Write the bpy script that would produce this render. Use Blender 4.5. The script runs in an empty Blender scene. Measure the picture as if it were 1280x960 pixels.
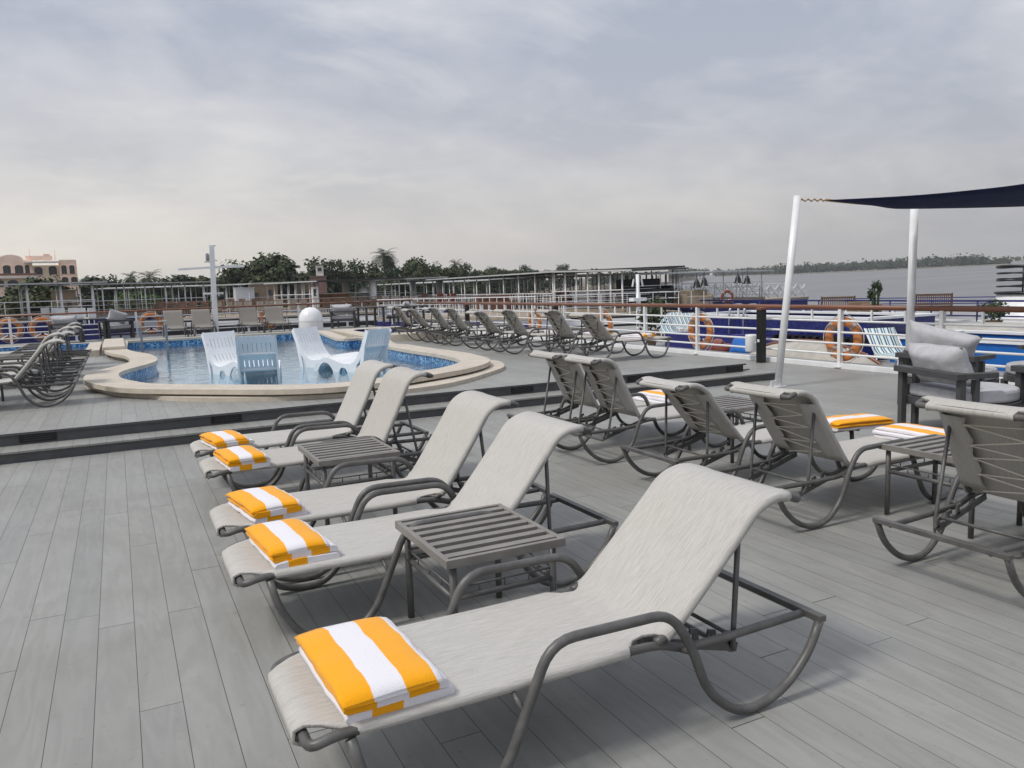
import bpy, bmesh, math, random
from mathutils import Vector, Matrix, noise
random.seed(7)
scene = bpy.context.scene
col = scene.collection
PI = math.pi
def R(d): return math.radians(d)

# ------------------------------------------------------------------ camera
FPX, CX, CY, HC = 985.0, 640.0, 480.0, 1.6
PITCH, ROLL, YAW = R(7.08), R(-1.907), R(26.37)
# deck axes: X to starboard, Y along the planks; the camera looks YAW to the right of Y
hf = Vector((math.sin(YAW), math.cos(YAW), 0)); hr = Vector((math.cos(YAW), -math.sin(YAW), 0)); ZU = Vector((0, 0, 1))
FW = hf*math.cos(PITCH) - ZU*math.sin(PITCH)
_u = hf*math.sin(PITCH) + ZU*math.cos(PITCH)
RT = hr*math.cos(ROLL) + _u*math.sin(ROLL)
UP = -hr*math.sin(ROLL) + _u*math.cos(ROLL)
CAM = Vector((0, 0, HC))
def ray(px, py): return FW + RT*((px-CX)/FPX) + UP*((CY-py)/FPX)
def at(px, py, depth): return CAM + ray(px, py)*depth
def on(px, py, z=0.0):
    d = ray(px, py); return CAM + d*((z-HC)/d.z)
def bearing(px, depth, z):
    """point at height z seen in image column px, at a distance along the view axis"""
    d = ray(px, 360.0 - 0.0333*(px-640)); d.z = 0
    p = CAM + d*(depth/ d.dot(hf)); p.z = z; return p
def proj(p):
    d=Vector(p)-CAM; zc=d.dot(FW); return CX+FPX*d.dot(RT)/zc, CY-FPX*d.dot(UP)/zc
def on_x(px, X, z):
    """the point on the line x=X at height z that stands in bearing px"""
    lo,hi=-3.0,80.0
    for _ in range(50):
        md=(lo+hi)/2
        if proj((X,md,z))[0]>px: lo=md
        else: hi=md
    return Vector((X,lo,z))
# the river and its banks: the ship lists about a degree against them
WN = (RT*(-0.052) + UP + FW*(-127/FPX)).normalized()
def land(px, depth, drop):
    """a point `drop` metres below eye level of the river frame, seen in column px at distance depth"""
    y = 353 - 0.052*(px-640)
    return CAM + ray(px, y)*depth - WN*drop
cam = bpy.data.cameras.new('camera'); cam.sensor_width = 36; cam.lens = 36*FPX/1280
cam.clip_start = 0.05; cam.clip_end = 9000
co = bpy.data.objects.new('camera', cam); col.objects.link(co)
M3 = Matrix((RT, UP, -FW)).transposed()
co.matrix_world = Matrix.Translation(CAM) @ M3.to_4x4()
scene.camera = co

# ------------------------------------------------------------------ mesh helpers
class MB:
    def __init__(s): s.v=[]; s.f=[]; s.mi=[]; s.uv=None; s.sm=[]
    def add(s, vs, fs, mi=0, sm=False):
        b=len(s.v); s.v += [tuple(x) for x in vs]
        for f in fs: s.f.append(tuple(b+i for i in f)); s.mi.append(mi); s.sm.append(sm)
    def box(s, c, d, rz=0, mi=0, m=None):
        x,y,z=d[0]/2,d[1]/2,d[2]/2
        vs=[Vector((a*x,b*y,e*z)) for a in(-1,1) for b in(-1,1) for e in(-1,1)]
        if m is None: m=Matrix.Rotation(rz,3,'Z')
        vs=[m@q+Vector(c) for q in vs]
        s.add(vs,[(0,1,3,2),(4,6,7,5),(0,4,5,1),(2,3,7,6),(0,2,6,4),(1,5,7,3)],mi)
    def bar(s, a, b, w, h=None, mi=0, upv=None):
        """rectangular bar from a to b"""
        a,b=Vector(a),Vector(b); h=h or w; t=(b-a).normalized()
        upv=Vector(upv) if upv else (Vector((0,0,1)) if abs(t.z)<.95 else Vector((1,0,0)))
        sx=t.cross(upv).normalized(); sy=sx.cross(t)
        vs=[p+sx*(i*w/2)+sy*(j*h/2) for p in(a,b) for i,j in((-1,-1),(1,-1),(1,1),(-1,1))]
        s.add(vs,[(0,1,2,3),(7,6,5,4),(0,4,5,1),(1,5,6,2),(2,6,7,3),(3,7,4,0)],mi)
    def tube(s, pts, r, n=8, closed=False, mi=0, cap=True, sq=1.0):
        pts=[Vector(p) for p in pts]; N=len(pts)
        T=[]
        for i in range(N):
            a=pts[(i-1)%N] if (closed or i>0) else pts[i]
            b=pts[(i+1)%N] if (closed or i<N-1) else pts[i]
            T.append((b-a).normalized())
        up=Vector((0,1,0)) if abs(T[0].y)<.9 else Vector((0,0,1))
        nx=(up-T[0]*up.dot(T[0])).normalized(); vs=[]
        for i in range(N):
            nx=(nx-T[i]*nx.dot(T[i])).normalized(); ny=T[i].cross(nx)
            rr=r[i] if isinstance(r,(list,tuple)) else r
            for k in range(n):
                a=2*PI*k/n; vs.append(pts[i]+nx*(math.cos(a)*rr*sq)+ny*(math.sin(a)*rr))
        fs=[]
        for i in range(N if closed else N-1):
            j=(i+1)%N
            for k in range(n):
                l=(k+1)%n; fs.append((i*n+k,i*n+l,j*n+l,j*n+k))
        if cap and not closed:
            fs.append(tuple(range(n))[::-1]); fs.append(tuple((N-1)*n+k for k in range(n)))
        s.add(vs,fs,mi,True)
    def grid(s, rows, mi=0, sm=True, closed_u=False):
        n=len(rows[0]); vs=[p for r in rows for p in r]; fs=[]
        for i in range(len(rows)-1):
            for k in range(n if closed_u else n-1):
                l=(k+1)%n; fs.append((i*n+k,i*n+l,(i+1)*n+l,(i+1)*n+k))
        s.add(vs,fs,mi,sm)
    def lathe(s, prof, n=24, c=(0,0,0), mi=0):
        rows=[[(c[0]+r*math.cos(2*PI*k/n),c[1]+r*math.sin(2*PI*k/n),c[2]+z) for k in range(n)] for r,z in prof]
        s.grid(rows,mi,True,True)
    def prism(s, poly, z0, z1, mi=0):
        """vertical prism from a convex-ish xy polygon (ngon caps)"""
        n=len(poly); vs=[(p[0],p[1],z0) for p in poly]+[(p[0],p[1],z1) for p in poly]
        s.add(vs,[tuple(range(n))[::-1],tuple(range(n,2*n))]+[(i,(i+1)%n,n+(i+1)%n,n+i) for i in range(n)],mi)
    def ext(s, poly, axis, a, b, mi=0):
        """polygon in the plane across axis, extruded from a to b (axis 'x': poly=(y,z), 'y': poly=(x,z))"""
        n=len(poly); P=(lambda p,t:(t,p[0],p[1])) if axis=='x' else (lambda p,t:(p[0],t,p[1]))
        vs=[P(p,a) for p in poly]+[P(p,b) for p in poly]
        s.add(vs,[tuple(range(n)),tuple(range(n,2*n))[::-1]]+[(i,n+i,n+(i+1)%n,(i+1)%n) for i in range(n)],mi)
    def build(s, name, mat, parent=None, loc=None, bevel=0, solid=0, fix=True):
        me=bpy.data.meshes.new(name); me.from_pydata(s.v,[],s.f)
        me.polygons.foreach_set('material_index',s.mi); me.polygons.foreach_set('use_smooth',s.sm)
        for m in (mat if isinstance(mat,(list,tuple)) else [mat]): me.materials.append(m)
        if s.uv:
            l=me.uv_layers.new(name='UVMap')
            for lp in me.loops: l.data[lp.index].uv=s.uv[lp.vertex_index]
        if fix:
            bm=bmesh.new(); bm.from_mesh(me); bmesh.ops.recalc_face_normals(bm,faces=bm.faces); bm.to_mesh(me); bm.free()
        me.update()
        o=bpy.data.objects.new(name,me); col.objects.link(o)
        if parent: o.parent=parent
        if loc is not None: o.location=loc
        if bevel:
            b=o.modifiers.new('bevel','BEVEL'); b.width=bevel; b.segments=2; b.limit_method='ANGLE'; b.angle_limit=R(40)
        if solid:
            b=o.modifiers.new('solid','SOLIDIFY'); b.thickness=solid; b.offset=-1
        return o
def tag(o, label=None, cat=None, group=None, kind=None):
    if label: o['label']=label
    if cat: o['category']=cat
    if group: o['group']=group
    if kind: o['kind']=kind
    return o
def thing(name, label, cat, loc=(0,0,0), rz=0, group=None):
    o=bpy.data.objects.new(name,None); col.objects.link(o); o.empty_display_size=.1
    o.location=loc; o.rotation_euler=(0,0,rz); return tag(o,label,cat,group)
KIDS={}
def kids(o): return [c for c in col.objects if c.parent==o]
def dup(root, loc, rz=0, label=None, group=None):
    def cp(o,par):
        c=o.copy(); col.objects.link(c)
        if par: c.parent=par
        ks=KIDS.get(o.name)
        if ks is None: ks=KIDS[o.name]=kids(o)
        for k in ks: cp(k,c)
        return c
    r=cp(root,None); r.location=loc; r.rotation_euler=(0,0,rz)
    if label: r['label']=label
    if group: r['group']=group
    return r
def structure(name, mb, mat, **k):
    return tag(mb.build(name,mat,**k),kind='structure')
def fillet(pts, rad, seg=5):
    pts=[Vector(p) for p in pts]; out=[pts[0]]
    for i in range(1,len(pts)-1):
        a,b,c=pts[i-1],pts[i],pts[i+1]; u=(a-b); w=(c-b)
        r=rad[i] if isinstance(rad,(list,tuple)) else rad
        d=min(r,u.length*.48,w.length*.48); p=b+u.normalized()*d; q=b+w.normalized()*d
        for k in range(seg+1):
            t=k/seg; out.append(p*(1-t)**2+b*(2*t*(1-t))+q*t*t)
    out.append(pts[-1]); return out
def spline(pts, n=6, closed=False):
    P=[Vector(p) for p in pts]; N=len(P); out=[]
    for i in range(N if closed else N-1):
        p0=P[(i-1)%N] if (closed or i>0) else P[0]; p1=P[i]; p2=P[(i+1)%N]; p3=P[(i+2)%N] if (closed or i<N-2) else P[-1]
        for k in range(n):
            t=k/n; out.append(.5*((2*p1)+(p2-p0)*t+(2*p0-5*p1+4*p2-p3)*t*t+(3*p1-p0-3*p2+p3)*t**3))
    if not closed: out.append(P[-1])
    return out

# ------------------------------------------------------------------ materials
class NT:
    def __init__(s,name):
        s.m=bpy.data.materials.new(name); s.m.use_nodes=True; s.t=s.m.node_tree; s.n=s.t.nodes; s.l=s.t.links
        s.p=s.n['Principled BSDF']
    def node(s,t,**k):
        n=s.n.new(t)
        for a,b in k.items(): setattr(n,a,b)
        return n
    def link(s,a,b): s.l.new(a,b)
    def coord(s,kind='Object',scale=(1,1,1),rot=(0,0,0)):
        c=s.node('ShaderNodeTexCoord'); m=s.node('ShaderNodeMapping'); m.inputs['Scale'].default_value=scale; m.inputs['Rotation'].default_value=rot
        s.link(c.outputs[kind],m.inputs['Vector']); return m.outputs['Vector']
    def noise(s,vec,scale,detail=4,rough=.55,dist=0):
        n=s.node('ShaderNodeTexNoise'); n.inputs['Scale'].default_value=scale; n.inputs['Detail'].default_value=detail; n.inputs['Roughness'].default_value=rough; n.inputs['Distortion'].default_value=dist
        if vec is not None: s.link(vec,n.inputs['Vector'])
        return n.outputs['Fac']
    def ramp(s,fac,stops,interp='LINEAR'):
        r=s.node('ShaderNodeValToRGB'); r.color_ramp.interpolation=interp; e=r.color_ramp.elements
        while len(e)>1: e.remove(e[-1])
        e[0].position=stops[0][0]; e[0].color=c4(stops[0][1])
        for p,c in stops[1:]:
            q=e.new(p); q.color=c4(c)
        s.link(fac,r.inputs['Fac']); return r.outputs['Color']
    def mix(s,a,b,fac,blend='MIX'):
        m=s.node('ShaderNodeMix',data_type='RGBA',blend_type=blend)
        for k,x in (('Factor',fac),('A',a),('B',b)):
            i=[q for q in m.inputs if q.name==k and (q.type=='RGBA' if k!='Factor' else q.type=='VALUE')][0]
            if hasattr(x,'is_linked'): s.link(x,i)
            else: i.default_value=x if k=='Factor' else c4(x)
        return [q for q in m.outputs if q.type=='RGBA'][0]
    def math(s,op,a,b=None,c=None,clamp=False):
        m=s.node('ShaderNodeMath',operation=op,use_clamp=clamp)
        for i,x in enumerate((a,b,c)):
            if x is None: continue
            if hasattr(x,'is_linked'): s.link(x,m.inputs[i])
            else: m.inputs[i].default_value=x
        return m.outputs[0]
    def bump(s,h,strength=.3,dist=.01):
        b=s.node('ShaderNodeBump'); b.inputs['Strength'].default_value=strength; b.inputs['Distance'].default_value=dist
        s.link(h,b.inputs['Height']); s.link(b.outputs['Normal'],s.p.inputs['Normal'])
    def col(s,c):
        if hasattr(c,'is_linked'): s.link(c,s.p.inputs['Base Color'])
        else: s.p.inputs['Base Color'].default_value=c4(c)
    def set(s,rough=.5,spec=.5,metal=0):
        s.p.inputs['Roughness'].default_value=rough; s.p.inputs['Specular IOR Level'].default_value=spec; s.p.inputs['Metallic'].default_value=metal
def c4(c): return (*c,1) if len(c)==3 else c
MC={}
def paint(name,c,rough=.5,var=.12,scale=3,spec=.4,metal=0,bump=0,fine=0):
    """plain painted or plastic surface with slight uneven wear"""
    if name in MC: return MC[name]
    t=NT(name); v=t.coord()
    f=t.noise(v,scale,5,.6)
    lo=tuple(max(0,x*(1-var)) for x in c); hi=tuple(min(1,x*(1+var)) for x in c)
    t.col(t.ramp(f,[(.3,lo),(.7,hi)])); t.set(rough,spec,metal)
    if bump: t.bump(t.noise(v,fine or 60,4),bump,.004)
    MC[name]=t.m; return t.m
# ------------------------------------------------------------------ particular materials
def mat_deck(name, base, w=.158, L=2.3, seed=0.0):
    t=NT(name); v=t.coord()
    sep=t.node('ShaderNodeSeparateXYZ'); t.link(v,sep.inputs[0]); x,y=sep.outputs[0],sep.outputs[1]
    xs=t.math('DIVIDE',t.math('ADD',x,.051),w); row=t.math('FLOOR',xs)
    wn=t.node('ShaderNodeTexWhiteNoise',noise_dimensions='1D'); t.link(t.math('ADD',row,seed),wn.inputs['W'])
    ys=t.math('DIVIDE',t.math('ADD',y,t.math('MULTIPLY',wn.outputs['Value'],L)),L); pl=t.math('FLOOR',ys)
    wn2=t.node('ShaderNodeTexWhiteNoise',noise_dimensions='2D'); cb=t.node('ShaderNodeCombineXYZ'); t.link(row,cb.inputs[0]); t.link(pl,cb.inputs[1]); t.link(cb.outputs[0],wn2.inputs['Vector'])
    fx=t.math('FRACT',xs); fy=t.math('FRACT',ys)
    ex=t.math('MULTIPLY',t.math('MINIMUM',fx,t.math('SUBTRACT',1,fx)),w)
    ey=t.math('MULTIPLY',t.math('MINIMUM',fy,t.math('SUBTRACT',1,fy)),L)
    gx=t.math('LESS_THAN',ex,.0013)
    # the butt joints open more on some boards than on others
    gy=t.math('LESS_THAN',ey,t.math('MULTIPLY_ADD',wn2.outputs['Value'],.0022,.0010))
    gap=t.math('MAXIMUM',gx,gy)
    # cathedral grain: stretched noise rings, shifted per board
    off=t.node('ShaderNodeVectorMath',operation='MULTIPLY_ADD'); t.link(wn2.outputs['Color'],off.inputs[0]); off.inputs[1].default_value=(9,9,9)
    ms=t.node('ShaderNodeVectorMath',operation='MULTIPLY'); t.link(v,ms.inputs[0]); ms.inputs[1].default_value=(7.0,1.0,1); t.link(ms.outputs[0],off.inputs[2])
    g0=t.noise(off.outputs[0],.9,3,.5,.3)
    rings=t.math('SINE',t.math('MULTIPLY',g0,38)); 
    ms2=t.node('ShaderNodeVectorMath',operation='MULTIPLY'); t.link(off.outputs[0],ms2.inputs[0]); ms2.inputs[1].default_value=(9,1.2,1)
    fine=t.noise(ms2.outputs[0],1.6,5,.7)
    lo=tuple(c*.86 for c in base); hi=tuple(c*1.12 for c in base)
    c1=t.mix(lo,hi,t.math('MULTIPLY_ADD',rings,.30,.5))
    c2=t.mix(c1,t.mix(lo,hi,fine),.45)
    tint=t.ramp(wn2.outputs['Value'],[(0,(.925,.93,.935)),(.5,(.98,.975,.96)),(1,(1.04,1.04,1.03))])
    c3=t.mix(c2,tint,1.0,'MULTIPLY')
    st=t.noise(v,.55,6,.65,.6); c4_=t.mix(c3,t.mix(c3,(.80,.79,.76),1.0,'MULTIPLY'),t.math('MULTIPLY',t.math('SUBTRACT',st,.45),3.4,clamp=True))
    sp=t.noise(v,21,3,.6); c5=t.mix(c4_,t.mix(c4_,(.78,.75,.70),1.0,'MULTIPLY'),t.math('MULTIPLY',t.math('SUBTRACT',sp,.62),5,clamp=True))
    vo=t.node('ShaderNodeTexVoronoi'); vo.inputs['Scale'].default_value=7.0; t.link(v,vo.inputs['Vector'])
    sz=vo.outputs['Distance']
    sc=t.node('ShaderNodeSeparateColor'); t.link(vo.outputs['Color'],sc.inputs[0])
    speck=t.math('LESS_THAN',sz,t.math('MULTIPLY',t.math('SUBTRACT',sc.outputs[0],.80,clamp=True),.13))
    c5=t.mix(c5,t.mix(c5,(.42,.40,.36),1.0,'MULTIPLY'),t.math('MULTIPLY',speck,.8))
    sf=t.noise(t.coord(scale=(1.3,.5,1),rot=(0,0,R(20))),2.2,7,.72,1.2); c5=t.mix(c5,t.mix(c5,(1.16,1.15,1.13),1.0,'MULTIPLY'),t.math('MULTIPLY',t.math('SUBTRACT',sf,.52),3.2,clamp=True))
    t.col(t.mix(c5,(.034,.034,.033),gap))
    t.set(.5,.42)
    rr=t.math('MULTIPLY_ADD',fine,.22,.36); t.link(rr,t.p.inputs['Roughness'])
    h=t.math('SUBTRACT',t.math('MULTIPLY_ADD',rings,.05,t.math('MULTIPLY',fine,.25)),t.math('MULTIPLY',gap,2.0))
    t.bump(h,.35,.002); return t.m
M_DECK=mat_deck('grey composite decking',(.274,.275,.262))
M_DECK2=mat_deck('grey composite decking platform',(.274,.275,.262),seed=31.0)
M_RISER=paint('dark grey riser board',(.085,.086,.09),.5,.15,6)
def mat_sling():
    t=NT('woven sling fabric'); v=t.coord()
    a=t.noise(t.coord(scale=(16,460,16)),1.0,3,.55); b=t.noise(t.coord(scale=(300,90,300)),1.0,3,.65); c=t.noise(v,2.2,4,.6)
    f=t.math('ADD',t.math('MULTIPLY',a,.78),t.math('MULTIPLY',b,.22))
    k=t.ramp(f,[(.33,(.355,.345,.323)),(.5,(.45,.44,.417)),(.69,(.54,.53,.507))])
    oi=t.node('ShaderNodeObjectInfo')
    k=t.mix(k,t.ramp(oi.outputs['Random'],[(0,(.93,.91,.88)),(1,(1,1,1))]),1,'MULTIPLY')
    dirt=t.mix(k,(.47,.44,.395),t.math('MULTIPLY',t.math('SUBTRACT',c,.5),.8,clamp=True))
    t.col(dirt); t.set(.85,.2)
    w=t.node('ShaderNodeTexChecker'); w.inputs['Scale'].default_value=420; t.link(v,w.inputs['Vector'])
    t.bump(t.math('ADD',t.math('MULTIPLY',a,1.0),b),.12,.0015)
    return t.m
M_SLING=mat_sling()
M_TAUPE=paint('taupe woven cloth',(.215,.20,.18),.9,.18,40)
M_FRAME=paint('powder coated bronze grey metal',(.092,.09,.087),.42,.3,14,.5,0,.06,240)
M_CORD=paint('pale lacing cord',(.66,.62,.53),.8,.1)
M_TABLE=paint('grey brown powder coat',(.20,.188,.172),.45,.15,9,.5)
M_WHITE=paint('white gloss marine paint',(.74,.75,.76),.35,.07,4,.5,0,.03,30)
M_WOODRAIL=None
def mat_wood(name,c,axis=(1.2,26,26),rough=.45):
    t=NT(name); v=t.coord(scale=axis); f=t.noise(v,1,5,.6,.4)
    t.col(t.ramp(f,[(.3,tuple(x*.6 for x in c)),(.55,c),(.75,tuple(x*1.35 for x in c))])); t.set(rough,.4); t.bump(f,.15,.003); return t.m
M_WOODRAIL=mat_wood('varnished brown handrail',(.20,.085,.05),(26,1.2,26),.35)
M_BENCH=mat_wood('teak bench wood',(.12,.072,.05))
def mat_towel():
    t=NT('striped terry towel'); uv=t.node('ShaderNodeTexCoord'); sep=t.node('ShaderNodeSeparateXYZ'); t.link(uv.outputs['UV'],sep.inputs[0])
    e=t.noise(t.coord(),45,3); s=t.math('ADD',sep.outputs[0],t.math('MULTIPLY',t.math('SUBTRACT',e,.5),.012))
    k=t.ramp(s,[(0,(.92,.405,.008)),(.30,(.92,.405,.008)),(.302,(.80,.80,.84)),(.62,(.80,.80,.84)),(.622,(.92,.405,.008)),(.93,(.92,.405,.008)),(.932,(.80,.80,.84))],'LINEAR')
    n=t.noise(t.coord(),160,4,.7); k=t.mix(k,t.mix(k,(.80,.74,.74),1,'MULTIPLY'),t.math('MULTIPLY',n,.7,clamp=True))
    t.col(k); t.set(.95,.1); t.bump(n,.6,.004)
    t.p.inputs['Sheen Weight'].default_value=.25; return t.m
M_TOWEL=mat_towel()
def mat_stone():
    t=NT('sand coloured pool coping stone'); v=t.coord(); n=t.noise(v,6,6,.65); n2=t.noise(v,70,3,.6); s=t.noise(v,.9,5,.6)
    k=t.mix(t.ramp(n,[(.3,(.46,.405,.33)),(.7,(.59,.535,.45))]),(.40,.35,.27),t.math('MULTIPLY',t.math('SUBTRACT',n2,.55),1.6,clamp=True))
    k=t.mix(k,(.38,.34,.28),t.math('MULTIPLY',t.math('SUBTRACT',s,.52),1.8,clamp=True))
    t.col(k); t.set(.6,.35); t.bump(n2,.2,.004); return t.m
M_STONE=mat_stone()
def mat_mosaic(name,cols,scale=26):
    t=NT(name); v=t.coord(scale=(scale,scale,scale))
    fl=t.node('ShaderNodeVectorMath',operation='FLOOR'); t.link(v,fl.inputs[0])
    wn=t.node('ShaderNodeTexWhiteNoise',noise_dimensions='3D'); t.link(fl.outputs[0],wn.inputs['Vector'])
    k=t.ramp(wn.outputs['Value'],cols,'CONSTANT')
    fr=t.node('ShaderNodeVectorMath',operation='FRACTION'); t.link(v,fr.inputs[0]); sp=t.node('ShaderNodeSeparateXYZ'); t.link(fr.outputs[0],sp.inputs[0])
    g=t.math('LESS_THAN',sp.outputs[2],.12); k=t.mix(k,(.35,.45,.52),t.math('MULTIPLY',g,.5 if 'navy' not in name else .06))
    t.col(k); t.set(.2,.5); return t.m
M_MOSAIC=mat_mosaic('blue pool mosaic',[(0,(.02,.07,.20)),(.22,(.05,.20,.42)),(.45,(.10,.32,.55)),(.66,(.25,.48,.66)),(.84,(.03,.11,.30))])
M_MOSNAVY=mat_mosaic('navy pool mosaic',[(0,(.01,.014,.10)),(.4,(.015,.02,.14)),(.75,(.02,.03,.17))],18)
M_POOLFLOOR=mat_mosaic('pale blue pool floor tile',[(0,(.42,.56,.66)),(.3,(.48,.62,.72)),(.6,(.36,.52,.64)),(.85,(.52,.64,.72))],14)
def mat_water(name,tint,bump_scale,strength,rough=.02,anis=(1,1,1)):
    t=NT(name); t.n.remove(t.p); out=t.n['Material Output']
    tr=t.node('ShaderNodeBsdfTransparent'); tr.inputs[0].default_value=c4(tint)
    gl=t.node('ShaderNodeBsdfGlossy'); gl.inputs['Roughness'].default_value=rough; gl.inputs[0].default_value=(1,1,1,1)
    fr=t.node('ShaderNodeFresnel'); fr.inputs['IOR'].default_value=1.33
    v=t.coord(scale=anis); h=t.noise(v,bump_scale,3,.5,.8)
    b=t.node('ShaderNodeBump'); b.inputs['Strength'].default_value=strength; b.inputs['Distance'].default_value=.02; t.link(h,b.inputs['Height'])
    t.link(b.outputs[0],gl.inputs['Normal']); t.link(b.outputs[0],fr.inputs['Normal'])
    m=t.node('ShaderNodeMixShader'); t.link(fr.outputs[0],m.inputs[0]); t.link(tr.outputs[0],m.inputs[1]); t.link(gl.outputs[0],m.inputs[2]); t.link(m.outputs[0],out.inputs['Surface'])
    return t.m
M_WATER=mat_water('clear pool water',(.70,.87,.96),3.4,.5)
M_WATERDK=mat_water('spa water',(.25,.30,.45),3,.2)
def mat_river():
    t=NT('river water'); v=t.coord(scale=(1,1,1)); t.col((.15,.15,.15)); t.set(.2,.5); t.p.inputs['IOR'].default_value=1.33
    a=t.noise(t.coord(scale=(.05,.22,.1),rot=(0,0,R(-30))),1,5,.6); b=t.noise(v,1.1,4,.6)
    t.bump(t.math('ADD',t.math('MULTIPLY',a,.8),t.math('MULTIPLY',b,.5)),.35,.4)
    c=t.noise(t.coord(scale=(.004,.02,.01),rot=(0,0,R(-30))),1,4,.6); t.link(t.math('MULTIPLY_ADD',c,.25,.2),t.p.inputs['Roughness']); return t.m
M_RIVER=mat_river()
M_PLASTIC=paint('white plastic lounger',(.78,.80,.82),.35,.04,5)
M_DARK=paint('charcoal aluminium chair frame',(.06,.06,.063),.45,.15,8)
M_BLACK=paint('black enamel',(.012,.012,.013),.35,.2,6)
def mat_cushion():
    t=NT('light grey cushion cloth'); v=t.coord(); a=t.noise(v,9,4,.6,.5); b=t.noise(v,300,2)
    t.col(t.ramp(a,[(.3,(.39,.39,.41)),(.7,(.49,.49,.51))])); t.set(.9,.15); t.bump(t.math('ADD',a,t.math('MULTIPLY',b,.25)),.5,.012); return t.m
M_CUSH=mat_cushion()
M_ORANGE=paint('faded orange life ring',(.52,.19,.06),.5,.25,3)
M_ORANGEDK=paint('dull red life ring',(.22,.06,.045),.5,.2,5)
M_BAND=paint('grey reflective band',(.34,.26,.22),.4,.2,12)
M_ROPE=paint('off white rope',(.62,.60,.56),.8,.15,20)
def mat_sail():
    t=NT('navy shade cloth'); v=t.coord(); a=t.noise(v,4,4); w=t.noise(t.coord(scale=(90,3,3)),1,2)
    t.col(t.ramp(a,[(.3,(.004,.010,.046)),(.7,(.008,.018,.070))])); t.set(.75,.2); t.bump(w,.3,.01); return t.m
M_SAIL=mat_sail()
M_HEM=paint('tan webbing hem',(.33,.20,.10),.8,.15,20)
M_STEEL=paint('stainless steel',(.55,.56,.58),.25,.08,8,.5,.9)
M_GREYPOST=paint('grey painted steel post',(.22,.24,.27),.4,.15,8)
M_NAVY=paint('navy hull paint',(.018,.02,.13),.4,.25,.8)
M_BLUE=paint('bright blue pool paint',(.012,.12,.42),.35,.15,1.2)
M_HULLW=paint('white hull paint',(.62,.64,.68),.4,.14,.7)
M_BEIGE=paint('weathered beige canvas',(.40,.38,.34),.8,.25,3)
M_DKROOF=paint('dark awning roof',(.05,.05,.052),.7,.25,.8)
M_PALEROOF=paint('pale awning roof',(.46,.47,.47),.6,.15,.8)
M_REDBROWN=paint('red brown boards',(.16,.08,.058),.6,.3,3)
M_ORBROWN=paint('orange brown upholstery',(.22,.12,.065),.7,.3,2)
M_TANDECK=paint('tan boat deck',(.30,.25,.19),.8,.25,2)
M_PINK=paint('pink render',(.88,.67,.55),.9,.16,.4)
M_CREAM=paint('cream render',(.82,.70,.56),.9,.15,.4)
M_WHITER=paint('white render',(.70,.69,.66),.9,.12,.5)
M_GLASSDK=paint('dark window glass',(.03,.035,.04),.12,.3,2,.6)
M_MUD=paint('brown mud brick wall',(.20,.145,.10),.95,.25,.5)
M_REDWALL=paint('weathered red wall',(.22,.135,.115),.9,.25,.6)
M_EARTH=paint('dry bank earth',(.17,.14,.10),.95,.3,.06)
M_SAND=paint('sandy shore',(.19,.175,.135),.95,.2,.03)
def mat_stripe():
    t=NT('white and green striped canvas'); v=t.coord(); sp=t.node('ShaderNodeSeparateXYZ'); t.link(v,sp.inputs[0])
    f=t.math('FRACT',t.math('MULTIPLY',sp.outputs[1],6.2)); k=t.ramp(f,[(0,(.62,.68,.66)),(.42,(.03,.16,.17)),(.6,(.62,.68,.66)),(.78,(.05,.10,.25))],'CONSTANT')
    t.col(k); t.set(.8,.2); return t.m
M_STRIPE=mat_stripe()
def mat_leaf(name,a,b):
    t=NT(name); oi=t.node('ShaderNodeObjectInfo'); v=t.coord(); n=t.noise(v,.55,4,.6); 
    k=t.ramp(n,[(.3,a),(.7,b)]); k=t.mix(k,t.ramp(oi.outputs['Random'],[(0,(.75,.85,.8)),(1,(1.15,1.08,.95))]),1,'MULTIPLY'); t.col(k); t.set(.7,.25); 
    t.p.inputs['Transmission Weight'].default_value=0; return t.m
M_LEAF=mat_leaf('dark green foliage',(.026,.042,.022),(.068,.09,.045))
M_LEAF2=mat_leaf('olive foliage',(.035,.045,.02),(.085,.095,.045))
M_LEAFBR=mat_leaf('bright green shrub',(.04,.08,.025),(.10,.15,.05))
M_PALM=mat_leaf('palm frond green',(.028,.042,.022),(.06,.075,.042))
M_BARK=paint('grey brown bark',(.10,.08,.06),.95,.3,2)
# ------------------------------------------------------------------ the deck, steps and pool
YS1, YS2, XP1, XP2, Z1, Z2 = 9.20, 9.57, 9.28, 8.92, .12, .25
m=MB()
m.add([(-9,-3,0),(12,-3,0),(12,YS1,0),(-9,YS1,0)],[(0,1,2,3)])
m.add([(XP1,YS1,0),(12,YS1,0),(12,31,0),(XP1,31,0)],[(0,1,2,3)])
structure('deck',m,M_DECK)
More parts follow.
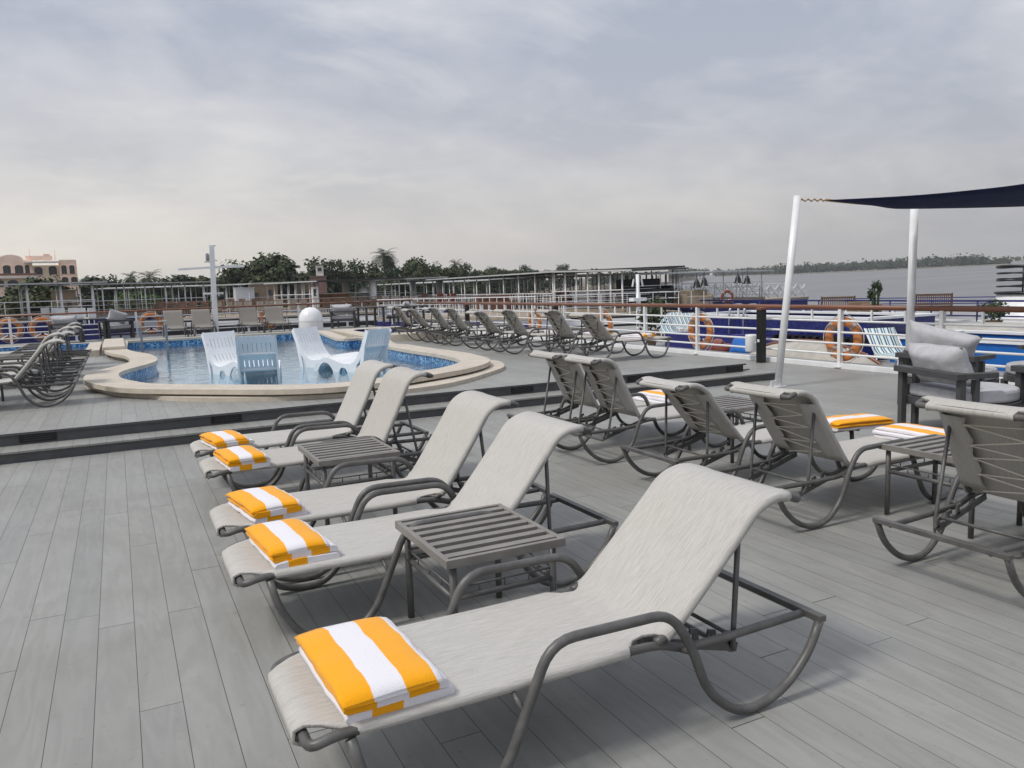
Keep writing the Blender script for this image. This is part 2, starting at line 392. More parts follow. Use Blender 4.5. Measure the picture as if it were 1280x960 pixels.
# lower step: tread and riser
m=MB(); m.box(((XP1-9.2)/2,(YS1+YS2)/2+.05,Z1-.012),(XP1+9.2,.40+.1,.024)); m.box(((XP1+XP2)/2,20,Z1-.012),(XP1-XP2,20.3,.024))
structure('step_tread',m,M_DECK2,bevel=.004)
m=MB(); m.box(((XP1-9.2)/2,YS1+.03,Z1/2-.013),(XP1+9.16,.03,Z1-.028)); m.box((XP1-.035,20,Z1/2-.013),(.03,21.5,Z1-.028))
m.box(((XP2-9.2)/2,YS2+.035,(Z1+Z2)/2-.014),(XP2+9.14,.03,Z2-Z1-.03)); m.box((XP2-.035,20,(Z1+Z2)/2-.014),(.03,20.8,Z2-Z1-.03))
structure('step_riser',m,M_RISER)
INNER=[(.12,12.8),(.46,12.04),(1.41,11.1),(2.13,10.5),(2.74,10.38),(3.55,10.72),(4.51,11.31),(5.10,12.15),(5.26,13.5),(5.2,15.2),(5.25,17),(5.6,18.6),(5.9,19.6),(5.62,20.05),(5.12,20.2),(5.25,22),(5.55,24.6),(5.5,25.3),(.2,25.3),(.12,21.6),(.26,20.1),(.55,18.7),(.62,17.0),(.42,16.0),(.12,15.2),(-.06,14.5),(-.06,13.6)]
def smooth_loop(L):
    out=[]; sharp={17,18}
    S=spline([(x,y,0) for x,y in L],5,True)
    # keep the two far corners square
    for i in range(len(L)):
        for k in range(5):
            p=S[i*5+k]
            if i in (16,17,18) : 
                a=Vector((*L[i],0)); b=Vector((*L[(i+1)%len(L)],0)); p=a.lerp(b,k/5)
            out.append((p.x,p.y))
    return out
LOOP=smooth_loop(INNER)
def offset(L,d):
    n=len(L); out=[]
    for i in range(n):
        a=Vector(L[i-1]); b=Vector(L[(i+1)%n]); t=(b-a).normalized()
        dd=d(L[i]) if callable(d) else d
        out.append((L[i][0]+t.y*dd, L[i][1]-t.x*dd))
    return out
def cw(p):
    x,y=p
    if y>25: return .30
    if x>4.9 and 13<y: return .50 if y<17 else .32
    return .47
OUTL=offset(LOOP,cw)
def fill(loops, z, name, mat, zs=None, up=True, **k):
    bm=bmesh.new(); 
    for L in loops:
        vs=[bm.verts.new((p[0],p[1],z)) for p in L]
        for i in range(len(vs)): bm.edges.new((vs[i],vs[(i+1)%len(vs)]))
    bmesh.ops.triangle_fill(bm,use_beauty=True,edges=bm.edges[:])
    for f in bm.faces:
        f.normal_update()
        if (f.normal.z>0)!=up: f.normal_flip()
    me=bpy.data.meshes.new(name); bm.to_mesh(me); bm.free(); me.materials.append(mat)
    o=bpy.data.objects.new(name,me); col.objects.link(o); return o
# a spa block stands behind the pool on its starboard side; the platform board surface runs round both
PL=[(-9.2,YS2),(XP2,YS2),(XP2,30.6),(-9.2,30.6)]
PLH=offset(LOOP,.12)
tag(fill([PL,PLH],Z2,'pool_platform',M_DECK2),kind='structure')
m=MB(); m.box(((XP2-9.2)/2,YS2-.004,Z2-.013),(XP2+9.2+.02,.014,.024)); m.box((XP2+.005,20,Z2-.013),(.014,20.8,.024)); structure('step_nosing',m,M_RISER)
pool=thing('swimming_pool','kidney shaped blue mosaic swimming pool with sand coloured stone coping','swimming pool',(0,0,0))
def ringmesh(L,O,z,zi,zo,name,mat,par,bev=.012):
    m=MB(); n=len(L)
    rows=[[(p[0],p[1],zi) for p in L],[(p[0],p[1],z) for p in L],[(p[0],p[1],z) for p in O],[(p[0],p[1],zo) for p in O]]
    vs=[p for r in rows for p in r]; fs=[]
    for r in range(3):
        for i in range(n): j=(i+1)%n; fs.append((r*n+i,r*n+j,(r+1)*n+j,(r+1)*n+i))
    m.add(vs,fs,0,False); return m.build(name,mat,par,bevel=bev,fix=False)
ringmesh(offset(LOOP,-.03),OUTL,.40,.335,.332,'coping',M_STONE,pool)
m=MB(); n=len(LOOP); O2=offset(OUTL,-.11)
m.add([(p[0],p[1],.336) for p in O2]+[(p[0],p[1],Z2-.02) for p in O2],[(i,(i+1)%n,n+(i+1)%n,n+i) for i in range(n)]); m.build('coping_base',M_STONE,pool)
m=MB(); m.add([(p[0],p[1],.338) for p in LOOP]+[(p[0],p[1],-.1) for p in LOOP],[(i,(i+1)%n,n+(i+1)%n,n+i) for i in range(n)],0,True); m.build('basin_wall',M_MOSAIC,pool)
o=fill([offset(LOOP,.05)],-.06,'basin_floor',M_POOLFLOOR); o.parent=pool
o=fill([LOOP],.215,'pool_water',M_WATER); o.parent=pool
# crescent ledge wrapped round the front
CR=[(-.54,14.3),(-.50,13.7),(-.22,12.95),(.0,12.55),(.16,12.1),(.38,11.5),(.72,10.98),(1.31,10.47),(1.9,10.15),(2.45,9.97),(3.0,9.82),(3.58,9.85),(4.3,10.23),(5.28,11.15),(5.62,11.6),(5.85,12.15),(5.93,12.6),(5.8,13.0)]
CRs=[(p.x,p.y) for p in spline([(x,y,0) for x,y in CR],5)]
i0=min(range(n),key=lambda i:(Vector(OUTL[i])-Vector(CR[0])).length); i1=min(range(n),key=lambda i:(Vector(OUTL[i])-Vector(CR[-1])).length)
seq=[]; i=i0
while True:
    seq.append(offset(OUTL,-.13)[i]); 
    if i==i1: break
    i=(i+1)%n
poly=CRs+seq[::-1]
bm=bmesh.new(); vs=[bm.verts.new((p[0],p[1],.305)) for p in poly]; f=bm.faces.new(vs); bmesh.ops.recalc_face_normals(bm,faces=[f])
f.normal_update()
if f.normal.z<0: f.normal_flip()
ex=bmesh.ops.extrude_face_region(bm,geom=[f]); bmesh.ops.translate(bm,vec=(0,0,-.06),verts=[e for e in ex['geom'] if isinstance(e,bmesh.types.BMVert)])
bmesh.ops.recalc_face_normals(bm,faces=bm.faces[:]); bmesh.ops.triangulate(bm,faces=[f for f in bm.faces if len(f.verts)>4])
me=bpy.data.meshes.new('coping_ledge'); bm.to_mesh(me); bm.free(); me.materials.append(M_STONE); o=bpy.data.objects.new('coping_ledge',me); col.objects.link(o); o.parent=pool
# spa block and children's pool behind
spa=thing('spa_pool','small dark watered spa set in a stone block behind the big pool','spa',(0,0,0))
B=[(5.75,20.35),(8.1,19.6),(8.4,22.4),(8.2,24.9),(5.95,24.9)]; H=[(6.5+.0,21.6),(7.6,21.2),(7.9,22.4),(7.6,23.8),(6.5,24.0)]
Hs=[(p.x,p.y) for p in spline([(x,y,0) for x,y in H],4,True)]
o=fill([B,Hs],.42,'coping',M_STONE); o.parent=spa
m=MB(); k=len(B); m.add([(p[0],p[1],.42) for p in B]+[(p[0],p[1],Z2) for p in B],[(i,(i+1)%k,k+(i+1)%k,k+i) for i in range(k)])
k=len(Hs); m.add([(p[0],p[1],.42) for p in Hs]+[(p[0],p[1],Z2+.01) for p in Hs],[(i,(i+1)%k,k+(i+1)%k,k+i) for i in range(k)],1); m.build('surround_wall',[M_STONE,M_MOSNAVY],spa)
o=fill([Hs],.33,'spa_water',M_WATERDK); o.parent=spa; o=fill([Hs],Z2+.02,'spa_floor',M_MOSNAVY); o.parent=spa
kp=thing('paddling_pool','low rectangular paddling pool with blue mosaic beyond the left loungers','paddling pool',(0,0,0))
Bo=[(-3.4,21.4),(-.45,21.4),(-.45,25.6),(-3.4,25.6)]; Bi=[(-3.1,21.75),(-.75,21.75),(-.75,25.25),(-3.1,25.25)]
o=fill([Bo,Bi],.40,'coping',M_STONE); o.parent=kp
m=MB(); m.add([(p[0],p[1],.40) for p in Bo]+[(p[0],p[1],Z2) for p in Bo],[(i,(i+1)%4,4+(i+1)%4,4+i) for i in range(4)]); m.add([(p[0],p[1],.40) for p in Bi]+[(p[0],p[1],Z2) for p in Bi],[(i,(i+1)%4,4+(i+1)%4,4+i) for i in range(4)],1); m.build('surround_wall',[M_STONE,M_MOSAIC],kp)
o=fill([Bi],.33,'pool_water',M_WATER); o.parent=kp; o=fill([Bi],Z2+.01,'pool_floor',M_MOSAIC); o.parent=kp
m=MB(); m.box((-.13,23.3,.43),(.5,4.3,.10)); tag(m.build('stone_slab',M_STONE,bevel=.02),'raised cream stone slab between paddling pool and big pool','stone slab')
# step lights
lights=[((47,547),'leftmost of the recessed step lights in the upper riser'),((283,523),'recessed step light in the riser behind the towel on the farthest lounger'),((655,487),'recessed step light in the riser behind the two farthest right-hand loungers'),((797,472.5),'recessed step light second from the right end of the riser'),((915,460),'recessed step light at the right end of the upper riser')]
for (px,py),lb in lights:
    p=on(px,py,.185); t=thing('step_light',lb,'step light',(p.x,YS2+.018,.183),0,'step lights in the pool platform riser')
    m=MB(); m.box((0,.0,0),(.34,.02,.085)); m.build('housing',M_BLACK,t,bevel=.004)
    m=MB(); 
    for z in (-.022,0,.022): m.box((0,-.013,z),(.26,.008,.008))
    m.build('louvre',paint('dark louvre',(.04,.04,.042),.4),t)

# ------------------------------------------------------------------ loungers
W, WA, RR = .285, .345, .0165
def back_path(beta):
    """profile (x,z) of the back from the hinge: ramp up, straight, then the rolled head"""
    p=[(1.20,.338)]; a=0; x,z=p[0]
    segs=[]
    for i in range(6): segs.append((.022,R(beta)*(i+1)/6))
    for i in range(10): segs.append((.048,R(beta)+R(3.0)*i/10))
    b0=R(beta+3)
    for i in range(9): segs.append((.028,b0+(R(-24)-b0)*((i+1)/9)))
    for d,a in segs: x+=d*math.cos(a); z+=d*math.sin(a); p.append((x,z))
    return p
SEAT=[(.016,.296),(-.004,.306),(-.002,.322),(.018,.332),(.06,.336),(.16,.337),(.35,.336),(.6,.334),(.85,.334),(1.02,.335),(1.10,.336),(1.15,.336)]
def normals(path):
    out=[]
    for i in range(len(path)):
        a=path[max(0,i-1)]; b=path[min(len(path)-1,i+1)]; t=Vector((b[0]-a[0],b[1]-a[1])).normalized(); out.append((-t.y,t.x))
    return out
def sled(s):
    pts=[(.13,.318),(.155,.20),(.24,.055),(.36,RR),(.50,RR),(.60,.10),(.77,.478),(1.24,.470),(1.33,.33),(1.40,.14),(1.53,.028),(1.66,RR),(1.79,.065),(1.90,.17),(1.955,.285)]
    rad=[0,.08,.1,.08,.08,.1,.09,.09,.12,.14,.1,.08,.1,.1,0]
    y=s*WA; P=[(x,s*(W+.012) if i==0 else (s*(W+.045) if i==1 else y),z) for i,(x,z) in enumerate(pts)]
    return fillet(P,rad,5)
def make_lounger(beta,label):
    t=thing('sun_lounger',label,'sun lounger')
    bp=back_path(beta); path=SEAT+bp; nm=normals(path); S=len(SEAT)
    rr=RR+.0035
    # the sling: one continuous sheet, its edges rolled round the side tubes
    rows=[]
    L=[0]
    for i in range(1,len(path)): L.append(L[-1]+math.hypot(path[i][0]-path[i-1][0],path[i][1]-path[i-1][1]))
    T=L[-1]; hinge=L[S]
    for i,((x,z),(nx,nz)) in enumerate(zip(path,nm)):
        s=L[i]; cut=0
        if s<.17: cut=.085*(1-max(0,s-.05)/.12)
        if abs(s-hinge+.01)<.075: cut=max(cut,.05*(1-(abs(s-hinge+.01)/.075)**2))
        if T-s<.045: cut=.06
        row=[]; r=rr
        sag=.010*math.sin(min(1,max(0,(s-.05)/.2))*PI/2) if s<hinge else .006
        if cut<.004:
            prof=[(W-.004,-r*.95),(W+r*.72,-r*.7),(W+r,0),(W+r*.7,r*.7),(W,r)]
        else:
            c=W-cut; prof=[(c+.0,r*.4),(c,r*.6),(c,r*.8),(c,r*.9),(c-.002,r)]
        inner=[(W*.86 if cut<.03 else (W-cut)*.93,r-sag*.45),(W*.6,r-sag*.85),(W*.3,r-sag),(0,r-sag)]
        half=[(y,n) for y,n in prof+inner]
        full=[(y,n) for y,n in half]+[(-y,n) for y,n in half[-2::-1]]
        for y,n in full:
            wob=.0015*noise.noise(Vector((x*7,y*7,z*7+beta)))
            row.append((x+nx*(n+wob),y,z+nz*(n+wob)))
        rows.append(row)
    (x,z),(nx,nz)=path[-1],nm[-1]; tx,tz=nz,-nx; ys=[p[1] for p in rows[-1]]
    for a in (25,50,80,110,140,170,195):
        ca,sa=math.cos(R(a))*rr*1.06,math.sin(R(a))*rr*1.06; rows.append([(x+nx*ca+tx*sa,y,z+nz*ca+tz*sa) for y in ys])
    rows.append([(x-nx*rr*1.05-tx*.035,y,z-nz*rr*1.05-tz*.035) for y in ys])
    m=MB(); m.grid(rows); m.build('sling',M_SLING,t,solid=.0035,fix=False)
    # laced flaps on the underside of the back
    bi=[i for i in range(S+6,S+17)]
    for sd in (1,-1):
        rows=[]
        for i in bi:
            (x,z),(nx,nz)=path[i],nm[i]; rows.append([(x+nx*o,sd*y,z+nz*o) for y,o in ((W+.012,-.017),(W-.03,-.024),(W-.10,-.026),(W-.135+.014*math.sin(i*1.7),-.025))])
        m=MB(); m.grid(rows); m.build('sling_flap',M_SLING,t,solid=.003,fix=False)
    m=MB(); pts=[]; fi=[bi[0]+max(0,min(1,k/9+(.02 if k%3 else -.03)))*(len(bi)-1) for k in range(10)]
    for k,f in enumerate(fi):
        i=min(int(f),len(path)-2); u=f-i; x=path[i][0]*(1-u)+path[i+1][0]*u; z=path[i][1]*(1-u)+path[i+1][1]*u; nx,nz=nm[i]
        pts.append(Vector((x+nx*-.034,(1 if k%2 else -1)*(W-.125),z+nz*-.034)))
    for a,b in zip(pts[:-1],pts[1:]): m.tube([a,b],.0042,5)
    m.build('lacing',M_CORD,t)
    # seat rail: U round the foot, dipping behind the hinge to the rear crossbar
    def rail(s): return [(1.90,s*(W-.02),.283),(1.55,s*(W-.005),.286),(1.34,s*W,.292),(1.25,s*W,.328),(1.16,s*W,.338),(.9,s*W,.334),(.5,s*W,.334),(.09,s*W,.335)]
    a=rail(1); b=rail(-1)[::-1]; foot=[(.014,W-.005,.314),(.014,-W+.005,.314)]
    m=MB(); m.tube(fillet([(1.955,a[0][1],.285)]+a+foot+b+[(1.955,b[-1][1],.285)],[0,.05,.05,.08,.08,.05,.05,.05,.07,.075,.075,.07,.05,.05,.05,.08,.08,.05,.05,0][:20],4),RR,8); m.build('seat_rail',M_FRAME,t)
    for s in (1,-1):
        m=MB(); P=sled(s); m.tube(P,.0178,9)
        m.tube([(.655,s*(W+.01),.318),(.672,s*WA,.262)],.010,6); m.tube([(1.325,s*W,.294),(1.345,s*WA,.30)],.012,6)
        m.build('side_frame',M_FRAME,t)
    m=MB(); m.bar((1.955,-WA-.016,.292),(1.955,WA+.016,.292),.036,.026); m.build('rear_crossbar',M_FRAME,t,bevel=.003)
    m=MB(); bt=[(p[0],p[1]) for p in bp[1:]]
    pts=[(x,W,z) for x,z in bt]; tip=bt[-1]; pts+= [(tip[0],-W,tip[1])]+[(x,-W,z) for x,z in bt[-2::-1]]
    pts=pts[:len(bt)-1]+fillet([pts[len(bt)-2],(tip[0],W,tip[1]),(tip[0],-W,tip[1]),pts[len(bt)+1]],.05,4)[1:-1]+pts[len(bt)+1:]
    m.tube(pts,RR,8); m.build('back_frame',M_FRAME,t)
    # propping stand and notched brackets
    q=bp[15]; lx=1.60
    m=MB(); ys=W-.03
    m.tube(fillet([(q[0],ys,q[1]-.01),(lx,ys,.25),(lx+.03,ys-.03,.185),(lx+.03,-ys+.03,.185),(lx,-ys,.25),(q[0],-ys,q[1]-.01)],[0,.06,.05,.05,.06,0],4),.011,7); m.tube([(lx-.01,-ys,.272),(lx-.01,ys,.272)],.009,6); m.build('prop_stand',M_FRAME,t)
    for s in (1,-1):
        m=MB(); y=s*(W-.055); m.bar((1.19,y,.330),(1.64,y,.205),.010,.034)
        for k in range(3):
            x=1.44+k*.085; z=.330-.278*(x-1.19)
            m.ext([(x-.014,z+.01),(x+.016,z+.005),(x+.012,z+.06),(x-.022,z+.068),(x-.03,z+.045),(x-.008,z+.045)],'y',y-.005,y+.005)
        m.build('notch_bracket',M_FRAME,t)
    return t
def make_table(label):
    t=thing('side_table',label,'side table'); zt=.485; hx,hy=.285,.335
    m=MB()
    for s in (1,-1):
        m.box((0,s*(hy-.012),zt-.019),(2*hx,.024,.038)); m.box((s*(hx-.012),0,zt-.0195),(.024,2*hy-.05,.037))
    m.build('top_frame',M_TABLE,t,bevel=.002)
    m=MB(); k=7
    for i in range(k):
        y=-hy+.024+(i+.5)*(2*hy-.048)/k; m.box((0,y,zt-.012),(2*hx-.05,.045,.020))
    m.build('slats',M_TABLE,t,bevel=.0015)
    for a in (1,-1):
        for b in (1,-1):
            m=MB(); m.tube([(a*(hx-.045),b*(hy-.045),zt-.02),(a*(hx-.045),b*(hy-.045),0)],.0165,9); m.build('leg',M_FRAME,t)
    m=MB(); X,Y=hx-.045,hy-.045
    for z,r in ((.30,.014),(.345,.005)):
        for s in (1,-1): m.tube([(-X,s*Y,z),(X,s*Y,z)],r,7); m.tube([(s*X,-Y,z),(s*X,Y,z)],r,7)
    for s in (1,-1):
        for q in (-.5,0,.5): m.tube([(q*X,s*Y,.30),(q*X,s*Y,.345)],.004,5); m.tube([(s*X,q*Y,.30),(s*X,q*Y,.345)],.004,5)
    m.build('stretcher',M_FRAME,t); return t
def make_towel(label,seed=0,flat=0):
    """bath towel folded into a pad: fold on the foot side (-x), stacked edges showing at both ends"""
    rnd=random.Random(seed); t=None
    hx,hy=.150,.275; m=MB(); uv=[]
    lay=3; th=.029*(1-flat*.3)
    for k in range(lay):
        # each layer is a doubled sheet folded at -x; the outermost wraps the others at the top
        z0=.004+k*th; zt=z0+th-.003; inset=.010*rnd.random()+(lay-1-k)*.006
        ex=hx+ (.01+.035*rnd.random() if k<lay-1 else .0)
        prof=[(ex,z0),(ex*.4,z0-.001),(-hx*.5+inset,z0),(-hx+.012+inset,z0+.002),(-hx+inset,z0+th*.3),(-hx+inset+.001,z0+th*.65),(-hx+.014+inset,zt),(-hx*.5,zt+.003),(0,zt+.004),(hx*.55,zt+.002),(ex-.02,zt-.001),(ex-.003,zt-.007),(ex,zt-.013)]
        yo=rnd.uniform(-.014,.014); rows=[]; nv=14; cu=[]
        sh=rnd.uniform(-.05,.05)+(.0 if k==lay-1 else .22*k+.12)
        for j in range(nv+1):
            y=-hy+2*hy*j/nv; row=[]
            e=abs(2*j/nv-1)
            for q,(x,z) in enumerate(prof):
                w=.006*noise.noise(Vector((x*9+seed,y*9,k*3)))+.003*noise.noise(Vector((x*30,y*30+seed,k)))
                droop=((-.015*max(0,(e-.72)/.28)**2)-.010*max(0,(x-hx*.6)/hx)-.008*max(0,(-x-hx*.55)/hx)+.006*(1-e*e))*(z-z0)/th if k==lay-1 else 0
                row.append((x+.006*noise.noise(Vector((y*12,z*20,seed+k))),y+yo+.004*noise.noise(Vector((x*20,seed,k))),max(.003,z+w*(.4 if q<4 else 1)+droop)))
                uv.append(((x+hx)/(2*hx)+((0,-.05,.33)[(lay-1-k)%3]),(y+hy)))
            rows.append(row)
        m.grid(rows)
        b=len(m.v)-len(rows)*len(prof); npf=len(prof)
        m.add([],[]) 
        m.f.append(tuple(b+i for i in range(npf))); m.mi.append(0); m.sm.append(False)
        m.f.append(tuple(b+nv*npf+i for i in range(npf))[::-1]); m.mi.append(0); m.sm.append(False)
        b2=b
        for j in range(nv): m.f.append((b2+j*npf+npf-1,b2+j*npf,b2+(j+1)*npf,b2+(j+1)*npf+npf-1)); m.mi.append(0); m.sm.append(False)
    m.uv=uv
    o=m.build('folded_towel',M_TOWEL); return tag(o,label,'towel')
GL='sun loungers on the open deck'; 
A=make_lounger(43,'nearest grey sling lounger, its low reclined back closest to the camera')
Bm=make_lounger(49,'grey sun lounger behind the near side table, second from the camera on the left')
Cm=make_lounger(55,'grey lounger in the middle of the left row, touching arms with the second')
Dm=make_lounger(62,'grey sun lounger beside the farther side table, second farthest of the left row')
for o_,xyz,rz_ in ((A,(.37,2.43,0),0),(Bm,(.385,3.86,0),0),(Cm,(.41,4.69,0),-.6),(Dm,(.49,6.21,0),.6)): o_['group']=GL; o_.location=xyz; o_.rotation_euler.z=R(rz_)
dup(Dm,(.49,7.07,0),R(.3),'farthest grey sun lounger of the left row, right in front of the step',GL)
FR=5.49
dup(Dm,(FR+.02,2.50,0),PI+R(1),'grey sun lounger seen from behind, cut off by the right edge of the photo',GL)
dup(Cm,(FR,3.86,0),PI,'grey lounger seen from behind, immediately left of the right-hand side table',GL)
dup(Bm,(FR,4.80,0),PI+R(-1),'low reclined grey lounger seen from behind in the middle of the right row',GL)
dup(Dm,(FR-.02,6.14,0),PI,'grey lounger seen from behind, second farthest of the right row',GL)
dup(Dm,(FR-.03,6.83,0),PI+R(.5),'farthest grey lounger seen from behind in the right row, nearest the step',GL)
T0=make_table('grey slatted side table between the two nearest left loungers'); T0.location=(1.41,3.27,0); T0['group']='slatted side tables'
dup(T0,(1.40,5.52,0),0,'grey slatted side table amid the left row behind the second pair of towels')
dup(T0,(4.73,3.19,0),0,'grey slatted side table at the right beside the lounger cut by the photo edge')
dup(T0,(4.95,5.50,0),0,'grey slatted side table behind the middle of the right row')
GT='orange and white striped towels'
def towel(x,y,z,rz,label,seed,flat=0,sc=(1,1,1)):
    o=make_towel(label,seed,flat); o.location=(x,y,z); o.rotation_euler=(0,0,rz); o.scale=sc; o['group']=GT
SZ=.346
towel(.625,2.42,SZ,R(2.5),'big folded orange and white towel on the foot of the nearest lounger',1,0,(1.06,1.0,1.1))
towel(.645,3.855,SZ,R(5),'folded orange and white towel on the second lounger from the camera',2,0,(.95,.92,1.1))
towel(.665,4.66,SZ,R(9),'folded orange and white towel on the middle lounger of the left row',3,0,(.95,.92,1.1))
towel(.73,6.09,SZ,R(6),'folded orange and white towel on the second farthest left lounger, with layered white edges',4,0,(.95,.88,1.15))
towel(.715,6.95,SZ,R(9),'folded orange and white towel on the farthest left lounger by the step',5,0,(.95,.88,1.05))
p=on(1068,532,.36); towel(p.x,p.y,SZ,R(80),'orange and white towel behind the laced lounger back on the right',6,.2)
p=on(1140,545,.38); towel(p.x+.05,p.y-.03,SZ,PI,'orange and white towel beyond the right-hand side table',7)
p=on(830,497,.38); towel(p.x,p.y,SZ,PI,'orange and white towel on the farthest right-row lounger near the step',8)
# loungers on the pool platform
GB='loungers lined up along the starboard rail'
BY=[11.63,12.95,14.27,15.6,17.35,18.45,19.95,21.3]
NB=['platform lounger nearest the camera by the starboard rail with an orange towel','platform lounger second in the rail row','platform lounger third in the rail row','platform lounger fourth in the rail row, before the gap','platform lounger fifth in the rail row, after the gap','platform lounger sixth in the rail row','platform lounger seventh in the rail row','farthest platform lounger of the rail row beside the spa block']
for k,y in enumerate(BY): dup(Cm if k%3 else Bm,(6.93-(.25 if k>1 else 0)+1.96,y,Z2),PI+R([0,1,-1,.5,0,-1,1,0][k]),NB[k],GB)
dup(T0,(8.0,13.6,Z2),0,'side table in the rail row between its second and third loungers'); dup(T0,(8.0,16.5,Z2),0,'side table in the rail row between its fourth and fifth loungers'); dup(T0,(7.9,19.2,Z2),0,'side table in the rail row between its sixth and seventh loungers')
towel(8.30,11.60,Z2+SZ,PI+R(8),'orange towel on the nearest platform lounger by the starboard rail',9); towel(8.35,12.95,Z2+SZ,PI,'orange towel on the second lounger of the rail row',10); towel(8.2,14.3,Z2+SZ,PI,'orange towel on the third lounger of the rail row',11)
GD='loungers lined up left of the pool'
DY=[11.98,13.15,14.85,16.05,17.75,18.9]
ND=['lounger nearest the camera in the stack of backs at the left edge','second lounger in the left platform row','third lounger in the left platform row','fourth lounger in the left platform row','fifth lounger in the left platform row','farthest lounger in the left platform row, by the paddling pool']
for k,y in enumerate(DY): dup(Cm if k%2 else Bm,(-.56-1.96,y,Z2),R([0,.6,-.5,0,.4,0][k]),ND[k],GD)
dup(T0,(-1.75,12.57,Z2),0,'slatted side table between the two nearest loungers at the left edge'); dup(T0,(-1.75,15.45,Z2),0,'slatted side table between the third and fourth left loungers')
towel(-2.1,14.85,Z2+SZ,0,'folded orange towel at the far left edge of the photo',12)
GF='loungers facing the pool from the stern rail'
FX=[(213,'fabric lounger back facing us just left of the mast'),(249,'fabric lounger back facing us right behind the mast'),(317,'fabric lounger back facing us between the mast and the orange ring frame'),(359,'fabric lounger back facing us left of the white dome')]
for px,lb in FX:
    p=on(px,418,Z2); t=dup(Cm,(p.x,27.6,Z2+.02),PI/2,lb,GF)
    for c in col.objects:
        if c.parent==t and c.name.startswith('sling') : c.material_slots[0].link='OBJECT'; c.material_slots[0].material=M_TAUPE

# ------------------------------------------------------------------ white plastic loungers in the pool
def make_pool_lounger(label):
    t=thing('pool_lounger',label,'pool lounger'); w=.285
    prof=[(-.36,1.0),(-.30,.84),(-.23,.68),(-.15,.54),(-.06,.445),(.06,.405),(.22,.41),(.40,.46),(.56,.505),(.68,.49),(.80,.40),(.92,.27),(1.02,.08)]
    P=[(p.x,p.z) for p in spline([(x,0,z) for x,z in prof],4)]; nm=normals(P); th=.022; N=len(P)
    # slatted shell: pairs of long slats broken by cross ribs, leaving rows of slots
    m=MB(); k=8; gw=.013; wid=2*w/k
    ribs={0,1,7,8,14,15,20,21,26,27,32,33,39,40,N-2,N-1}
    for j in range(k):
        y0=-w+j*wid+(gw/2 if j else 0); y1=-w+(j+1)*wid-(gw/2 if j<k-1 else 0)
        rows=[]
        for (x,z),(nx,nz) in zip(P,nm): rows.append([(x+nx*a,y,z+nz*a) for y,a in ((y0,th/2),(y1,th/2),(y1,-th/2),(y0,-th/2))])
        m.grid(rows,0,False,True); 
    for j in range(1,k):
        y=-w+j*wid
        for i in range(N-1):
            if i%7 in (0,1,2):
                (x,z),(x2,z2)=P[i],P[i+1]; m.bar((x,y,z),(x2,y,z2),gw+.004,th*.8)
    m.build('slatted_shell',M_PLASTIC,t)
    for i in (7,15):
        m=MB(); (x,z),(nx,nz)=P[i],nm[i]; m.bar((x-nx*.03,-w,z-nz*.03),(x-nx*.03,w,z-nz*.03),.03,.05,upv=(nx,0,nz)); m.build('back_rib',M_PLASTIC,t)
    for s in (1,-1):
        top=[(x,z) for x,z in P]
        # side cheek: follows the shell, with an arch cut under the knee and straight rear leg
        m=MB(); y0,y1=s*w,s*(w+.028)
        low=[]
        for x,z in top:
            if x<-.05: l=(x-.055,z-.05)
            elif x<.36: l=(x,max(.0,.12-.0*(x)))
            else: l=(x,0)
            low.append(l)
        rows=[]
        arch=lambda x: .0
        for (x,z),(lx,lz) in zip(top,low):
            if x<-.05: q=(x-.06,z-.04)
            else:
                u=(x-.20)/.15
                q=(x,0)
                if x<=.02: q=(x-.03,0)
                elif abs(u)<=1: q=(x,min(z-.06,.36*math.sqrt(max(0,1-u*u))))
                elif .36<x<.95: 
                    u2=(x-.62)/.24; q=(x,0 if abs(u2)>1 else min(z-.06,.43*math.sqrt(1-u2*u2)))
                else: q=(x,0)
            rows.append([(x,y0,z+.012),(x,y1,z+.012),(q[0],y1,q[1]),(q[0],y0,q[1])])
        m.grid(rows,0,False,True)
        # rear strut from the back to the floor
        m.bar((-.31,(y0+y1)/2,.82),(-.16,(y0+y1)/2,.0),.027,.07)
        m.build('side_panel',M_PLASTIC,t)
    return t
PF=-.055
p1=make_pool_lounger('white plastic pool lounger facing us, leftmost in the pool'); p1.location=(1.78,14.95,PF); p1.rotation_euler.z=R(-66); p1['group']='white plastic loungers in the pool'
dup(p1,(2.03,13.45,PF),R(78),'white plastic pool lounger turned away from us, second from the left in the pool')
dup(p1,(3.40,14.95,PF),R(-55),'white plastic pool lounger facing right, its arched side seen beside the white dome')
dup(p1,(3.80,13.5,PF),R(122),'rightmost white pool lounger seen from behind, overlapping the two grey lounger heads')

